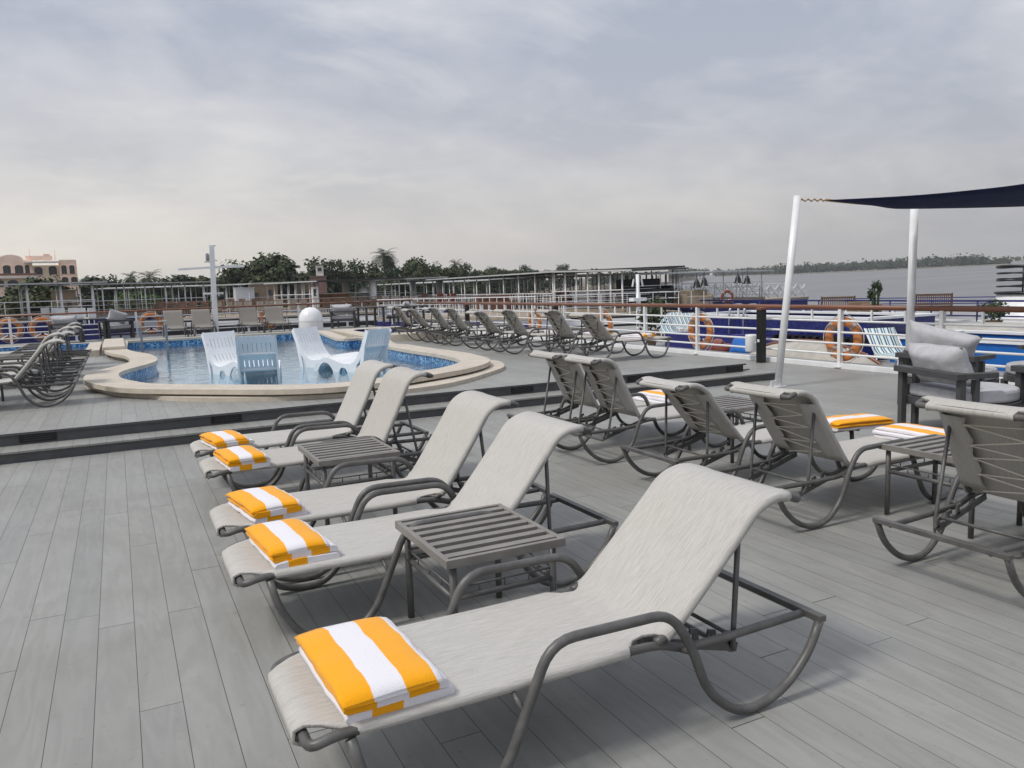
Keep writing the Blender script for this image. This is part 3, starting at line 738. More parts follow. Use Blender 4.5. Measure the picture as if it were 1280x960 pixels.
# ------------------------------------------------------------------ ship's rail
rl=thing('ship_railing','white starboard ship railing with a varnished brown handrail','railing',(0,0,0))
XR=11.1
def rail_run(pts, base, top, sp, par, wood=M_WOODRAIL, post0=0):
    Ls=[0]
    for a,b in zip(pts,pts[1:]): Ls.append(Ls[-1]+(Vector(b)-Vector(a)).length)
    def P(s):
        for i in range(len(pts)-1):
            if s<=Ls[i+1]+1e-6: return Vector(pts[i]).lerp(Vector(pts[i+1]),(s-Ls[i])/(Ls[i+1]-Ls[i]))
        return Vector(pts[-1])
    H=top-base
    m=MB(); m.tube([(p[0],p[1],top) for p in pts],.034,10,sq=1.25); m.build('handrail',wood,par)
    for f in (.22,.40,.585,.775):
        m=MB(); m.tube([(p[0],p[1],base+H*f) for p in pts],.019,8); m.build('rail_bar',M_WHITE,par)
    s=post0
    while s<Ls[-1]:
        p=P(s); m=MB(); m.box((p.x,p.y,base+(H-.03)/2),(.075,.06,H-.03)); m.box((p.x,p.y,base+.012),(.16,.13,.02)); m.build('post',M_WHITE,par)
        s+=sp
    s=post0-sp
    while s<Ls[-1]:
        for q in (1/3,2/3):
            if 0<s+q*sp<Ls[-1]:
                p=P(s+q*sp); m=MB(); m.box((p.x,p.y,base+H*.88),(.03,.03,H*.21)); m.build('strut',M_WHITE,par)
        s+=sp
rail_run([(XR,31,0),(XR,-1.5,0)],.02,1.05,1.87,rl,post0=31-(9.61+1.87*11))
m=MB(); m.box((XR,14.8,.045),(.10,32.4,.09)); m.box((XR+.45,14.8,-.06),(.8,32.4,.1)); tag(m.build('deck_kerb',M_WHITE,bevel=.006),kind='structure')
rs=thing('stern_railing','white railing with dark brown handrail across the far end of the deck','railing',(0,0,0))
rail_run([(XR-.1,31.2,0),(-9,30.7,0)],.2,1.17,1.9,rs,post0=.9)
# life rings hang on the posts
def make_ring(label,mat):
    t=thing('life_ring',label,'life ring'); Ro,r=.305,.082
    m=MB(); m.tube([(Ro*math.cos(2*PI*k/40),0,Ro*math.sin(2*PI*k/40)) for k in range(40)],r,12,True,sq=.62); m.build('ring',mat,t)
    for a in (45,135,225,315):
        m=MB(); m.tube([(Ro*math.cos(R(a+d)),0,Ro*math.sin(R(a+d))) for d in (-7,-3,3,7)],r+.006,12,sq=.66); m.build('band',M_BAND,t)
    m=MB()
    for k in range(4):
        a0=45+90*k; pts=[]
        for j in range(9):
            a=R(a0+j*90/8); rr=Ro+r+.012+(.03*math.sin(PI*j/8)); pts.append((rr*math.cos(a),0,rr*math.sin(a)))
        m.tube(pts,.008,5)
    m.build('grab_rope',M_ROPE,t)
    for s in (1,-1):
        m=MB(); m.tube([(s*.05,-.02,-.17),(s*.26,-.09,-.30)],.022,7); m.build('bracket',M_WHITE,t)
    return t
def ring(px,py,x,y,z,lb,rz,mat,first=[None]):
    if first[0] is None or mat is not M_ORANGE:
        t=make_ring(lb,mat); 
        if mat is M_ORANGE: first[0]=t
        t.location=(x,y,z); t.rotation_euler.z=rz; t['group']='life rings on the rails'
    else: dup(first[0],(x,y,z),rz,lb,'life rings on the rails')
ring(0,0,XR+.13,9.66,.50,'orange life ring on the starboard rail right of the leaning white pole',PI/2,M_ORANGE)
ring(0,0,XR+.13,13.41,.50,'orange life ring on the rail left of the black bollard',PI/2,M_ORANGE)
ring(0,0,XR+.13,17.2,.52,'orange life ring on the rail behind the nearest platform lounger',PI/2,M_ORANGE)
ring(0,0,XR+.13,20.95,.52,'small looking orange life ring on the rail behind the second platform lounger',PI/2,M_ORANGE)
for px,lb in ((43,'dull orange life ring on the stern rail behind the left loungers'),(187,'orange life ring on the stern rail left of the mast'),(-4,'orange life ring cut by the left edge of the photo'),(334,'orange life ring on the stern rail between the grey lounger backs left of the dome')):
    p=bearing(px,24.3+px*.018,.6); ring(0,0,p.x,31.08,.70,lb,0,M_ORANGE)
# bollard lamps by the rail
bo=thing('bollard_lamp','black square bollard lamp standing by the starboard rail','bollard lamp',(XR-.22,11.25,0),0,'black bollard lamps')
m=MB(); m.box((0,0,.5),(.13,.13,1.0)); m.build('post',M_BLACK,bo,bevel=.006)
m=MB(); m.box((0,0,1.022),(.15,.15,.04)); m.build('cap',M_WOODRAIL,bo,bevel=.006)
m=MB(); m.box((-.07,0,.42),(.012,.05,.05)); m.build('socket',M_WHITE,bo)
dup(bo,(XR-.22,19.1,0),0,'black bollard lamp by the rail above the second platform lounger'); dup(bo,(XR-.25,25.2,0),0,'thin black bollard lamp far along the starboard rail')
b=thing('waste_bin','small white cylindrical bin fixed on the rail beside the black bollard','bin',(XR-.12,11.62,.18))
m=MB(); m.lathe([(.0,0),(.10,0),(.11,.02),(.115,.30),(.11,.33),(.085,.335),(.08,.30)],20); m.build('body',M_WHITE,b)
m=MB(); m.tube([(.0,-.11,.18),(.05,-.2,.18)],.015,6); m.build('bracket',M_WHITE,b)
# mast, dome, ladder
p=on(261,414,Z2); ms=thing('signal_mast','white square signal mast with a wide crossarm at the far end of the deck','mast',(p.x-.1,29.2,Z2)); Hm=3.08
m=MB(); m.bar((0,0,0),(.07,0,Hm),.16,.16,upv=(0,1,0)); m.build('pole',M_WHITE,ms)
m=MB(); m.bar((-1.05,0,2.28),(0,0,2.33),.10,.07); m.bar((0,0,2.33),(1.1,0,2.36),.10,.08); m.build('crossarm',M_WHITE,ms)
m=MB(); m.bar((-.32,0,1.44),(.34,0,1.44),.09,.06); m.build('lower_crossarm',M_WHITE,ms)
m=MB(); m.lathe([(0,0),(.05,0),(.06,.06),(.06,.2),(.045,.26),(0,.27)],12,(-.09,0,2.55)); m.bar((-.2,0,2.52),(.05,0,2.52),.03); m.build('navigation_lamp',M_GREYPOST,ms)
m=MB(); m.lathe([(0,0),(.12,.0),(.13,.05),(.13,.16),(.0,.17)],12,(.24,-.1,1.22)); m.build('horn',M_BLACK,ms)
m=MB(); m.tube([(0,0,2.65),(.22,0,2.55)],.012,5); m.tube([(.05,0,Hm-.02),(.2,0,Hm-.01)],.02,5); m.build('antenna',M_GREYPOST,ms)
p=on(388,414,Z2); dm=thing('antenna_dome','white domed antenna housing standing behind the pool','antenna dome',(p.x-.35,26.4,Z2))
m=MB(); m.lathe([(.37,.0),(.385,.03),(.385,.42)],28); m.build('base',M_WHITE,dm)
m=MB(); m.lathe([(.395,.42),(.395,.46),(.365,.62),(.285,.76),(.16,.85),(0,.88)],28); m.build('dome',M_WHITE,dm)
for px,py,lb,h in ((178,437,'grey handrail post at the pool edge left of its twin',.80),(210,440,'grey handrail post standing in the pool by the mosaic wall',.90)):
    p=on(px,py,.2); t=thing('handrail_post',lb,'handrail post',(p.x,p.y,.0),0,'pool handrail posts')
    m=MB(); m.box((0,0,h/2),(.06,.06,h)); m.build('post',M_GREYPOST,t,bevel=.006)
    m=MB(); m.box((0,0,h+.06),(.075,.075,.12)); m.build('cap',M_BEIGE,t,bevel=.01)
# ------------------------------------------------------------------ shade sail
p0=on(972,484,0); d0=(p0-CAM).dot(FW); top=at(997,245,d0-.25)
pt=thing('sail_pole','leaning white steel pole tied to the corner of the navy sail','pole',(p0.x,p0.y,0),0,'white sail poles')
m=MB(); m.tube([(0,0,0),tuple(top-p0)],.052,14); m.build('tube',M_WHITE,pt)
m=MB(); m.box((-.02,0,.05),(.22,.02,.1)); m.box((0,0,.012),(.2,.16,.02)); m.build('base_plate',M_WHITE,pt)
q=on(1136,462,0); b2=on_x(1135.5,XR-.16,0); d2=(b2-CAM).dot(FW); t2=at(1143,259,d2)
pt2=thing('sail_pole','upright white steel pole at the rail under the navy sail','pole',b2,0,'white sail poles')
m=MB(); m.tube([(0,0,0),tuple(t2-b2)],.060,14); m.build('tube',M_WHITE,pt2); m=MB(); m.box((0,0,.012),(.2,.18,.02)); m.build('base_plate',M_WHITE,pt2)
cA=at(1032,250,d0-.1)
far=[cA,at(1085,255,11.55),at(1140,257.6,d2-.25),at(1210,258,12.0),at(1285,256.5,12.0),at(1400,250,11.9),at(1560,238,11.7)]
near=[cA,at(1090,247.2,11.1),at(1150,243.5,10.6),at(1215,237.5,10.0),at(1285,229,9.3),at(1400,209,8.4),at(1560,170,7.2)]
sl=thing('shade_sail','dark navy fabric shade sail stretched from the leaning white pole','shade sail',(0,0,0))
fs_=spline(far,5); ns_=spline(near,5); rows=[]
for a,b in zip(fs_,ns_):
    row=[]
    for k in range(9):
        u=k/8; p=a.lerp(b,u); p=p-ZU*(.10*math.sin(PI*u)*min(1,(a-b).length)); row.append(p)
    rows.append(row)
m=MB(); m.grid([[tuple(p) for p in r] for r in rows]); m.build('canvas',M_SAIL,sl,solid=.004,fix=False)
m=MB(); m.tube(fs_,.020,6); m.build('hem',M_HEM,sl)
m=MB(); tp=top-ZU*.06; n_=9
for k in range(n_):
    a=tp.lerp(cA,k/n_); b_=tp.lerp(cA,(k+.8)/n_); s_=.018 if k%2 else -.018
    m.tube([a,(a+b_)/2+ZU*s_,b_],.011,5)
m.build('lashing_rope',M_HEM,sl)
# ------------------------------------------------------------------ club chairs
def pillow(m, w, h, d, c, M, seed=0):
    n=14; 
    for s in (1,-1):
        rows=[]
        for i in range(n+1):
            row=[]
            for j in range(n+1):
                u=2*i/n-1; v=2*j/n-1
                b=((1-u**4)*(1-v**4))**.55
                pin=1-.10*(1-abs(u)**2)*abs(v)**3-.0
                pin2=1-.10*(1-abs(v)**2)*abs(u)**3
                q=Vector((u*w/2*pin2,s*d/2*b+.018*noise.noise(Vector((u*2.3+seed,v*2.3,s)))*b+.010*math.sin(7*u+4*v+seed)*b*noise.noise(Vector((u*3,v*3,seed))),v*h/2*pin)); row.append(tuple(M@q+Vector(c)))
            rows.append(row)
        m.grid(rows)
def make_club(label,seed=0,cush=True):
    """low armchair: square tube frame, round fronted seat; faces +x"""
    t=thing('club_chair',label,'armchair'); 
    def D(r,x0): 
        P=[(x0,-r),(x0,r)]; 
        return P+[(.02+r*math.cos(a)*1.08,r*math.sin(a)) for a in [R(90-180*k/16) for k in range(17)]]
    m=MB(); m.prism(D(.44,-.36),.25,.33); m.build('seat_frame',M_DARK,t,bevel=.006)
    m=MB(); m.prism(D(.42,-.34),.332,.455); m.build('seat_cushion',M_CUSH,t,bevel=.03)
    for x,y in ((-.40,-.43),(-.40,.43),(.28,.36),(.28,-.36)):
        m=MB(); h=.60 if x<0 else .25; m.box((x,y,h/2),(.06,.065,h)); 
        if x<0: m.box((x+.15,y,.29),(.05,.065,.58))
        m.build('leg',M_DARK,t,bevel=.004)
    m=MB(); m.box((-.42,0,.615),(.12,.95,.06)); m.build('back_rail',M_DARK,t,bevel=.004)
    for s in (1,):
        m=MB(); m.box((-.10,s*.45,.60),(.52,.075,.05)); m.box((.14,s*.45,.42),(.06,.06,.33)); m.build('armrest',M_DARK,t,bevel=.004)
    m=MB(); m.box((-.22,-.45,.62),(.34,.07,.05)); m.build('arm_stub',M_DARK,t,bevel=.004)
    if cush:
        m=MB(); M=Matrix.Rotation(R(90+(14 if seed==3 else 0)),3,'Z')@Matrix.Rotation(R(-26+4*seed),3,'X')@Matrix.Rotation(R(-14 if seed==3 else 0),3,'Y'); pillow(m,.80,.42,.25,(-.28,.02,.69 if seed!=3 else .75),M,seed); m.build('back_cushion',M_CUSH,t,fix=False)
    return t
GC='grey club chairs at the right'
c1=make_club('charcoal club chair with a plump grey back cushion, behind the right-hand side table',1); c1.location=(7.55,4.98,0); c1.rotation_euler.z=R(-18); c1['group']=GC
c2=make_club('club chair behind the front one, its grey cushion tipped up in a triangle',3); c2.location=(8.95,6.05,0); c2.rotation_euler.z=R(5); c2['group']=GC
dup(c1,(8.35,4.25,0),R(-12),'club chair with a grey cushion cut off by the right photo edge',GC)
dup(c2,(10.05,5.6,0),R(170),'club chair by the starboard rail facing the front one',GC)
GS='club chairs along the stern rail'
for (px,dep,lb,rz) in ((140,27.5,'club chair with a pale cushion by the paddling pool',120),(430,30,'club chair with pale cushion right of the white dome',60),(497,31,'grey club chair behind the farthest rail lounger',150),(82,25.5,'club chair tucked behind the left loungers at the stern rail',80)):
    p=bearing(px,dep,Z2); dup(c1 if px!=140 else c2,(p.x,p.y,Z2),R(rz),lb,GS)
def make_dtable(label):
    t=thing('dining_table',label,'table'); m=MB(); m.box((0,0,.72),(.85,.85,.04)); m.build('tabletop',M_DARK,t,bevel=.005)
    for a in (1,-1):
        for b in (1,-1): m=MB(); m.box((a*.36,b*.36,.35),(.07,.07,.7)); m.build('leg',M_DARK,t)
    return t
d1=make_dtable('dark square table between the paddling pool and the stern rail'); p=bearing(112,26.5,Z2); d1.location=p; d1['group']='dark square tables'
for px,dep,lb in ((462,30.5,'dark square table right of the white dome'),(512,30.5,'dark square table behind the rail loungers')):
    p=bearing(px,dep,Z2); dup(d1,p,R(10),lb)
# ------------------------------------------------------------------ river, banks, hills
def wpt(px,d,drop): return tuple(land(px,d,drop))
WD=11.0; LD=6.0
m=MB(); c0=CAM-WN*WD; ex_=(RT-WN*RT.dot(WN)).normalized(); ey_=WN.cross(ex_); k=48
m.add([tuple(c0+ex_*(3000*math.cos(2*PI*i/k))+ey_*(3000*math.sin(2*PI*i/k))) for i in range(k)],[tuple(range(k))]); structure('river',m,M_RIVER)
edge=[(-700,62),(-300,75),(0,88),(180,105),(320,128),(500,175),(600,235),(670,340),(760,540),(830,900),(872,1500)]
back=[(-1200,420),(-700,600),(-300,900),(0,1300),(180,1600),(320,1900),(500,2100),(600,2200),(670,2300),(760,2400),(860,2500)]
m=MB(); k=len(edge)
vs=[wpt(px,d,WD+.5) for px,d in edge]+[wpt(px,d*1.06,LD) for px,d in edge]+[wpt(px,d,LD-.2) for px,d in back]
m.add(vs,[(i,i+1,k+i+1,k+i) for i in range(k-1)]+[(k+i,k+i+1,2*k+i+1,2*k+i) for i in range(k-1)]); structure('near_bank',m,M_EARTH)
fe=[(895,1750),(930,1550),(975,1250),(1060,1180),(1150,1120),(1232,1060),(1262,1040)]
m=MB(); k=len(fe)
m.add([wpt(px,d,WD+.4) for px,d in fe]+[wpt(px,d*1.02,WD-1.2) for px,d in fe]+[wpt(px,d*1.9,WD-3) for px,d in fe],[(i,i+1,k+i+1,k+i) for i in range(k-1)]+[(k+i,k+i+1,2*k+i+1,2*k+i) for i in range(k-1)]); structure('far_bank',m,M_SAND)
fe2=[(1268,1500),(1300,1350),(1420,1200),(1600,1100)]
m=MB(); k=len(fe2)
m.add([wpt(px,d,WD+.4) for px,d in fe2]+[wpt(px,d*1.02,WD-1.2) for px,d in fe2]+[wpt(px,d*1.5,WD-3) for px,d in fe2],[(i,i+1,k+i+1,k+i) for i in range(k-1)]+[(k+i,k+i+1,2*k+i+1,2*k+i) for i in range(k-1)]); structure('far_bank_upstream',m,M_SAND)
rows=[]
for px in range(-300,760,30):
    h=(34+30*noise.noise(Vector((px*.006,0,3)))+10*noise.noise(Vector((px*.03,1,0))))*(1 if px<350 else max(.12,1-(px-350)/330))
    b=Vector(wpt(px,2350,8)); f=(b-CAM).normalized(); rows.append([tuple(b-f*240),tuple(b-f*90+WN*h*.62),tuple(b+WN*(h+6)),tuple(b+f*200+WN*h*.4)])
m=MB(); m.grid(rows); structure('hills',m,M_SAND)
# ------------------------------------------------------------------ trees
def leafy(m, c, rad, n, size, rnd, M=None):
    for _ in range(n):
        while True:
            q=Vector((rnd.uniform(-1,1),rnd.uniform(-1,1),rnd.uniform(-1,1)))
            if .25<q.length<1: break
        q=q*(rnd.random()**.25); p=Vector(c)+Vector((q.x*rad[0],q.y*rad[1],q.z*rad[2]))
        nrm=(q+Vector((rnd.uniform(-.8,.8),rnd.uniform(-.8,.8),rnd.uniform(-.3,1.0)))).normalized(); a=nrm.orthogonal().normalized(); a=Matrix.Rotation(rnd.uniform(0,6.28),3,nrm)@a; b=nrm.cross(a)
        s=size*rnd.uniform(.6,1.3)
        m.add([p-a*s*.5,p+b*s*.32,p+a*s*.5,p-b*s*.32],[(0,1,2,3)])
TP=[]
def proto_tree(seed,h,w,dens,size,mat,trunk=.3,name='broadleaf_tree'):
    rnd=random.Random(seed); t=thing(name,None,None)
    m=MB(); m.tube([(0,0,-.5),(.1,.05,h*trunk*.6),(.0,.1,h*trunk*1.2),(.2,.1,h*.6)],[.26,.22,.18,.06],7)
    for k in range(5):
        a=k*1.26+rnd.random(); m.tube([(0,.05,h*trunk),(math.cos(a)*w*.22,math.sin(a)*w*.22,h*.55),(math.cos(a)*w*.38,math.sin(a)*w*.38,h*.72)],[.13,.08,.03],5)
    m.build('trunk',M_BARK,t)
    m=MB()
    nc=int(24*dens)
    for k in range(nc):
        a=rnd.uniform(0,6.28); z=rnd.uniform(.18,.93); prof=math.sqrt(max(.05,1-((z-.55)/.47)**2)); r=w*.5*prof*rnd.uniform(.35,.85)
        s=rnd.uniform(.10,.19)*h; leafy(m,(math.cos(a)*r,math.sin(a)*r,z*h),(s*1.25,s*1.25,s*.9),int(120*dens),size*1.15,rnd)
    m.build('crown',mat,t,fix=False); TP.append(t); return t
def proto_palm(seed,h,name='palm_tree'):
    rnd=random.Random(seed); t=thing(name,None,None)
    m=MB(); m.tube([(0,0,-.5),(.1,0,h*.3),(.25,.05,h*.65),(.3,.1,h)],[.30,.24,.20,.2],8); m.build('trunk',M_BARK,t)
    m=MB(); top=Vector((.3,.1,h))
    for k in range(54):
        a=rnd.uniform(0,6.28); el=rnd.uniform(-.5,1.25); L=rnd.uniform(2.3,3.3); d=Vector((math.cos(a),math.sin(a),0)); pts=[]
        p=top.copy(); e=el
        for j in range(7): pts.append(p.copy()); p=p+(d*math.cos(e)+ZU*math.sin(e))*(L/6); e-=.26
        sd_=Vector((-d.y,d.x,0))
        for j in range(6):
            a0,b0=pts[j],pts[j+1]; wd=.75*math.sin(PI*(j+.6)/6.8)
            for q in range(2):
                o=a0.lerp(b0,q/2); o2=a0.lerp(b0,q/2+.28)
                for s in (1,-1): m.add([o,o2,o2+sd_*s*wd+ (b0-a0)*.5-ZU*.18*wd/.5],[(0,1,2)])
    m.build('crown',M_PALM,t,fix=False); TP.append(t); return t
tA=proto_tree(1,11,11,1.5,.62,M_LEAF); tB=proto_tree(2,10,8,1.1,.55,M_LEAF); tC=proto_tree(3,9,10,1.2,.6,M_LEAF2); tD=proto_tree(4,12,7.5,1.2,.55,M_LEAF,.25); tE=proto_tree(5,7,9,1.0,.5,M_LEAFBR,.15); pA=proto_palm(6,10.5); pB=proto_palm(7,8)
fam={'A':(tA,11),'B':(tB,10),'C':(tC,9),'D':(tD,12),'E':(tE,7),'P':(pA,11.4),'Q':(pB,8.8)}
used=set()
def tree(kind,px,d,ytop,label,wide=1.0,group='trees on the near bank'):
    src,h0=fam[kind]; base=land(px,d,LD); yh=353-.052*(px-640); H_=(yh-ytop)*d/FPX+LD
    sc=H_/h0; rz=random.uniform(0,6.28)
    if kind not in used: o=src; used.add(kind); o.location=base; o.rotation_euler.z=rz; o['label']=label; o['group']=group
    else: o=dup(src,base,rz,label,group)
    o['category']='palm tree' if kind in 'PQ' else 'tree'; o.scale=(sc*wide,sc*wide,sc)
TR=[('A',324,150,317,'tallest rounded dark tree on the bank just right of the signal mast',1.15),
('B',288,150,334,'dark tree on the bank between the mast arm and the tallest rounded tree',1),
('C',276,165,341,'lower tree on the bank behind the mast crossarm',1.1),
('D',232,160,343,'dark domed tree on the bank left of the mast',1.2),
('B',215,175,350,'small tree on the bank left of the domed tree by the mast',1.3),
('Q',190,165,343,'short stubby palm on the bank midway between the pink building and mast',.8),
('C',180,170,351,'low bushy tree under the stubby palm left of the mast',1.4),
('P',166,175,343,'thin palm on the bank left of the stubby palm',.7),
('A',128,150,345,'broad dark tree right of the pink building with a fine feathery top',1.25),
('C',148,170,350,'low tree between the feathery dark tree and the thin palm',1.3),
('D',104,165,353,'narrow dark tree next to the right corner of the pink building',1),
('A',50,104,346,'wide dark tree standing in front of the pink building',1.0),
('C',37,100,362,'lower bush-like tree in front of the pink building, left part',1.0),
('E',172,118,364,'bright green bushy tree under the white awning posts left of the mast',.9),
('E',158,125,369,'smaller bright green bush left of the bright green bushy tree',.9),
('Q',354,160,335,'palm between the tallest rounded tree and the brown mud houses',.9),
('C',372,168,341,'soft edged tree right of the palm by the brown mud houses',1.2),
('B',384,165,326,'feathery tree left of the little tower house',1.1),
('A',405,185,331,'spreading tree behind the little tower house',.85),
('D',420,168,324,'slim upright tree right of the little tower house',.6),
('B',433,172,328,'tree with a double top right of the slim upright tree',1.0),
('C',448,180,337,'round low tree before the tall palm group',1.1),
('B',460,185,331,'dark tree just left of the tall palm',.9),
('P',483,178,315,'tallest palm on the bank, left of centre',1.0),
('B',480,190,326,'dark tree growing round the foot of the tallest palm',.9),
('C',492,175,345,'low tree right under the tallest palm',1.4),
('A',508,195,327,'wide grey green tree right of the tallest palm',.9),
('A',530,200,322,'broad tree crown reaching highest between the tallest palm and the thin palm',.85),
('C',550,215,332,'small tree at the right end of the thick tree clump',1.1),
('P',570,240,327,'thin double headed palm standing alone above the awning',.75),
('B',587,250,330,'tree right of the lone thin palm above the awning',1.1),
('C',604,265,336,'little tree between two larger ones above the awning posts',1.1),
('A',618,290,333,'flat topped tree above the left awning roof',.8),
('C',632,300,335,'small tree touching the flat topped tree',1.0),
('B',650,340,332,'tree above the middle of the long awning',1.1),
('C',661,350,336,'low tree right of the one above the awning middle',1.0),
('P',700,400,332,'palm above the right part of the long awning roof',.9),
('B',712,400,331,'tree next to the palm above the right part of the awning',.9),
('C',680,380,337,'low tree left of the palm above the awning',1.3),
('A',515,190,352,'low wide tree filling the gap under the broad crowns',1.3),('A',465,165,352,'low wide tree before the tallest palm',1.3),('A',540,205,350,'low wide tree before the thick clump right end',1.3),('A',580,230,352,'low wide tree under the lone palm',1.4)]
for a in TR: tree(*a)
# more distant trees that merge into one belt
def belt(name,spec,label,mat,lf):
    rnd=random.Random(11); m=MB()
    for px0,px1,d0,d1,hmin,hmax,dr,n in spec:
        for _ in range(n):
            u=rnd.random(); px=px0+(px1-px0)*u; d=(d0+(d1-d0)*u)*rnd.uniform(1.02,1.10); h=rnd.uniform(hmin,hmax)*(1 if rnd.random()>.1 else 1.35); b=land(px,d,dr)
            s=h*.5; leafy(m,b+WN*h*.5,(s*rnd.uniform(.8,1.5),s*rnd.uniform(.8,1.5),s),26,lf*d/1000,rnd)
    return tag(m.build(name,mat,fix=False),label,'trees',kind='stuff')
belt('distant_trees',[(740,835,520,900,6,12,LD,150),(835,885,900,1500,8,15,LD,110),(400,700,240,440,6.5,9.5,LD,260),(90,400,185,230,6,9,LD,420)],'hazy belt of trees along the near bank far downstream',M_LEAF,3.6)
belt('far_shore_trees',[(893,975,1800,1300,9,16,WD-1,120),(975,1060,1290,1215,9,17,WD-1,150),(1060,1232,1215,1090,9,17,WD-1,330),(1225,1262,1090,1070,5,10,WD-1,40),(1268,1500,1520,1180,7,12,WD-1,90)],'hazy wooded far bank of the river seen under the navy sail',M_LEAF,3.8)
# ------------------------------------------------------------------ buildings
def arch_poly(w,h,n=8):
    r=w/2; return [(-r,0),(r,0)]+[(r*math.cos(PI*k/n),h-r*.6+r*.6*math.sin(PI*k/n)) for k in range(n+1)]
bd=120.0; b0=land(-14,bd,LD-.4); th=math.atan2(b0.x,b0.y)
bl=thing('apartment_building','pink and cream apartment building with arched windows beyond the moored boats','building',b0,-th-R(2))
ppm=FPX/bd
def bx(px): return (px+14)/ppm
def bz(py): return 1.6-(py-379)*1/ppm+0-(b0.z)   # height above the building base at its distance
zt=bz(326)
m=MB(); m.box(((bx(-70)+bx(37))/2,5,zt/2),(bx(37)-bx(-70),10,zt)); m.box(((bx(37)+bx(66))/2+.01,5.4,zt/2-.4),(bx(66)-bx(37)-.02,10,zt-.8),mi=1); m.box(((bx(66)+bx(86))/2+.02,4.8,zt/2),(bx(86)-bx(66),10.6,zt-.05))
m.build('wall',[M_PINK,M_CREAM],bl)
m=MB(); m.ext([(bx(0),zt-.05),(bx(28),zt-.05)]+[(bx(14)+bx(14)*0+ (bx(28)-bx(0))/2*math.cos(PI*k/10),zt-.05+.9*math.sin(PI*k/10)) for k in range(11)][1:-1],'y',0.0,.4); m.build('curved_parapet',M_PINK,bl)
m=MB(); m.box(((bx(28)+bx(67))/2,-.5,bz(329)),(bx(67)-bx(28),1.4,.22)); m.box(((bx(-70)+bx(36))/2,-.6,bz(347.5)),(bx(36)+8,1.5,.30)); m.box(((bx(-70)+bx(20))/2,-.5,bz(371)),(bx(20)-bx(-70),1.3,.25)); m.build('balcony_slab',M_WHITER,bl)
m=MB(); m.box(((bx(-70)+bx(36))/2,-1.3,bz(346)+.25),(bx(36)+8,.12,.35)); m.build('balcony_parapet',M_REDWALL,bl)
m=MB(); m.box(((bx(30)+bx(60))/2,1.2,zt+.35),(bx(60)-bx(30),.15,.7)); m.box((bx(54),2,zt+.5),(.9,.9,1.0)); m.tube([(bx(35),1,zt),(bx(35),1,zt+1.8)],.05,4); m.tube([(bx(63),1,zt),(bx(63),1,zt+1.6)],.05,4); m.build('roof_parapet',M_PINK,bl)
def window(x,z,w,h,y=0,frame=M_WHITER):
    f=MB(); f.ext([(x+a,z+b) for a,b in arch_poly(w+.28,h+.16)],'y',y-.10,y+.03); wf=f.build('window',frame,bl)
    g=MB(); g.ext([(x+a,z+.08+b) for a,b in arch_poly(w,h)],'y',y-.115,y-.02); g.build('pane',M_GLASSDK,wf)
    g=MB(); g.box((x,y-.125,z+h*.5),(.07,.02,h*.9)); g.build('mullion',M_BARK,wf)
for px,w,h,y in ((-40,1.5,1.7,0),(-16,1.5,1.7,0),(9,1.0,1.5,0),(22,1.1,1.5,0),(31,.6,1.5,0),(43,1.1,1.2,.38),(59,1.1,1.3,.38),(71.5,.72,1.35,-.5),(80.5,.72,1.35,-.5)): window(bx(px),bz(345),w,h,y,M_PINK if px<35 or px>65 else M_CREAM)
for px,w,h,y in ((-40,1.5,1.4,0),(-18,1.4,1.4,0),(1,.8,1.0,0),(14,1.5,1.0,0),(71.5,.9,1.3,-.5),(82,.9,1.3,-.5)): window(bx(px),bz(359.5),w,h,y,M_WHITER if px<40 else M_PINK)
for px,w,h in ((-30,1.4,1.5),(4,.8,1.5),(13.5,1.1,1.3)): window(bx(px),bz(383),w,h)
def house(name,px0,px1,d,ytop,mat,label,wins,dep=5,base=LD):
    a=land(px0,d,base); b=land(px1,d,base); c=(a+b)/2; wd=(b-a).length; yh=353-.052*((px0+px1)/2-640); h=(yh-ytop)*d/FPX+base
    t=thing(name,label,'house',c,-math.atan2(c.x,c.y)); m=MB(); m.box((0,dep/2,h/2),(wd,dep,h)); m.build('wall',mat,t)
    m=MB(); m.box((0,dep/2,h+.08),(wd+.3,dep+.3,.16)); m.build('roof',M_EARTH,t)
    for u,v,ww,hh in wins:
        f=MB(); f.box((u*wd,-.03,v*h),(ww+.2,.08,hh+.2)); f=f.build('window',mat,t); g=MB(); g.box((u*wd,-.08,v*h),(ww,.03,hh)); g.build('pane',M_GLASSDK,f)
house('mud_house',313,346,140,354,M_MUD,'flat brown mud house beside the palm right of the tallest tree',[(-.3,.75,.8,.8),(.2,.8,.7,.9)])
house('mud_house',372,388,150,356,M_MUD,'smaller brown house behind the dark awning boat',[(.1,.75,.7,.8)])
house('tower_house',388,408,150,346,M_REDWALL,'red walled house under the little white tower',[(-.2,.85,.8,.8)])
house('tower_house',396,405,153,332,M_WHITER,'little pale tower house peeping between trees',[(0,.93,.8,.7)],3)
house('mud_house',232,252,170,349,M_REDWALL,'pinkish flat roofed house just left of the mast',[(.2,.9,.8,.7)])
house('mud_house',66,93,100,364,M_MUD,'tan garden wall house below the right corner of the pink building',[(.2,.8,.5,.6)])
house('far_house',795,835,640,337,M_WHITER,'pale low house on the bank beyond the lattice railed boat',[(-.2,.8,1.5,1.2),(.2,.8,1.5,1.2)],10)
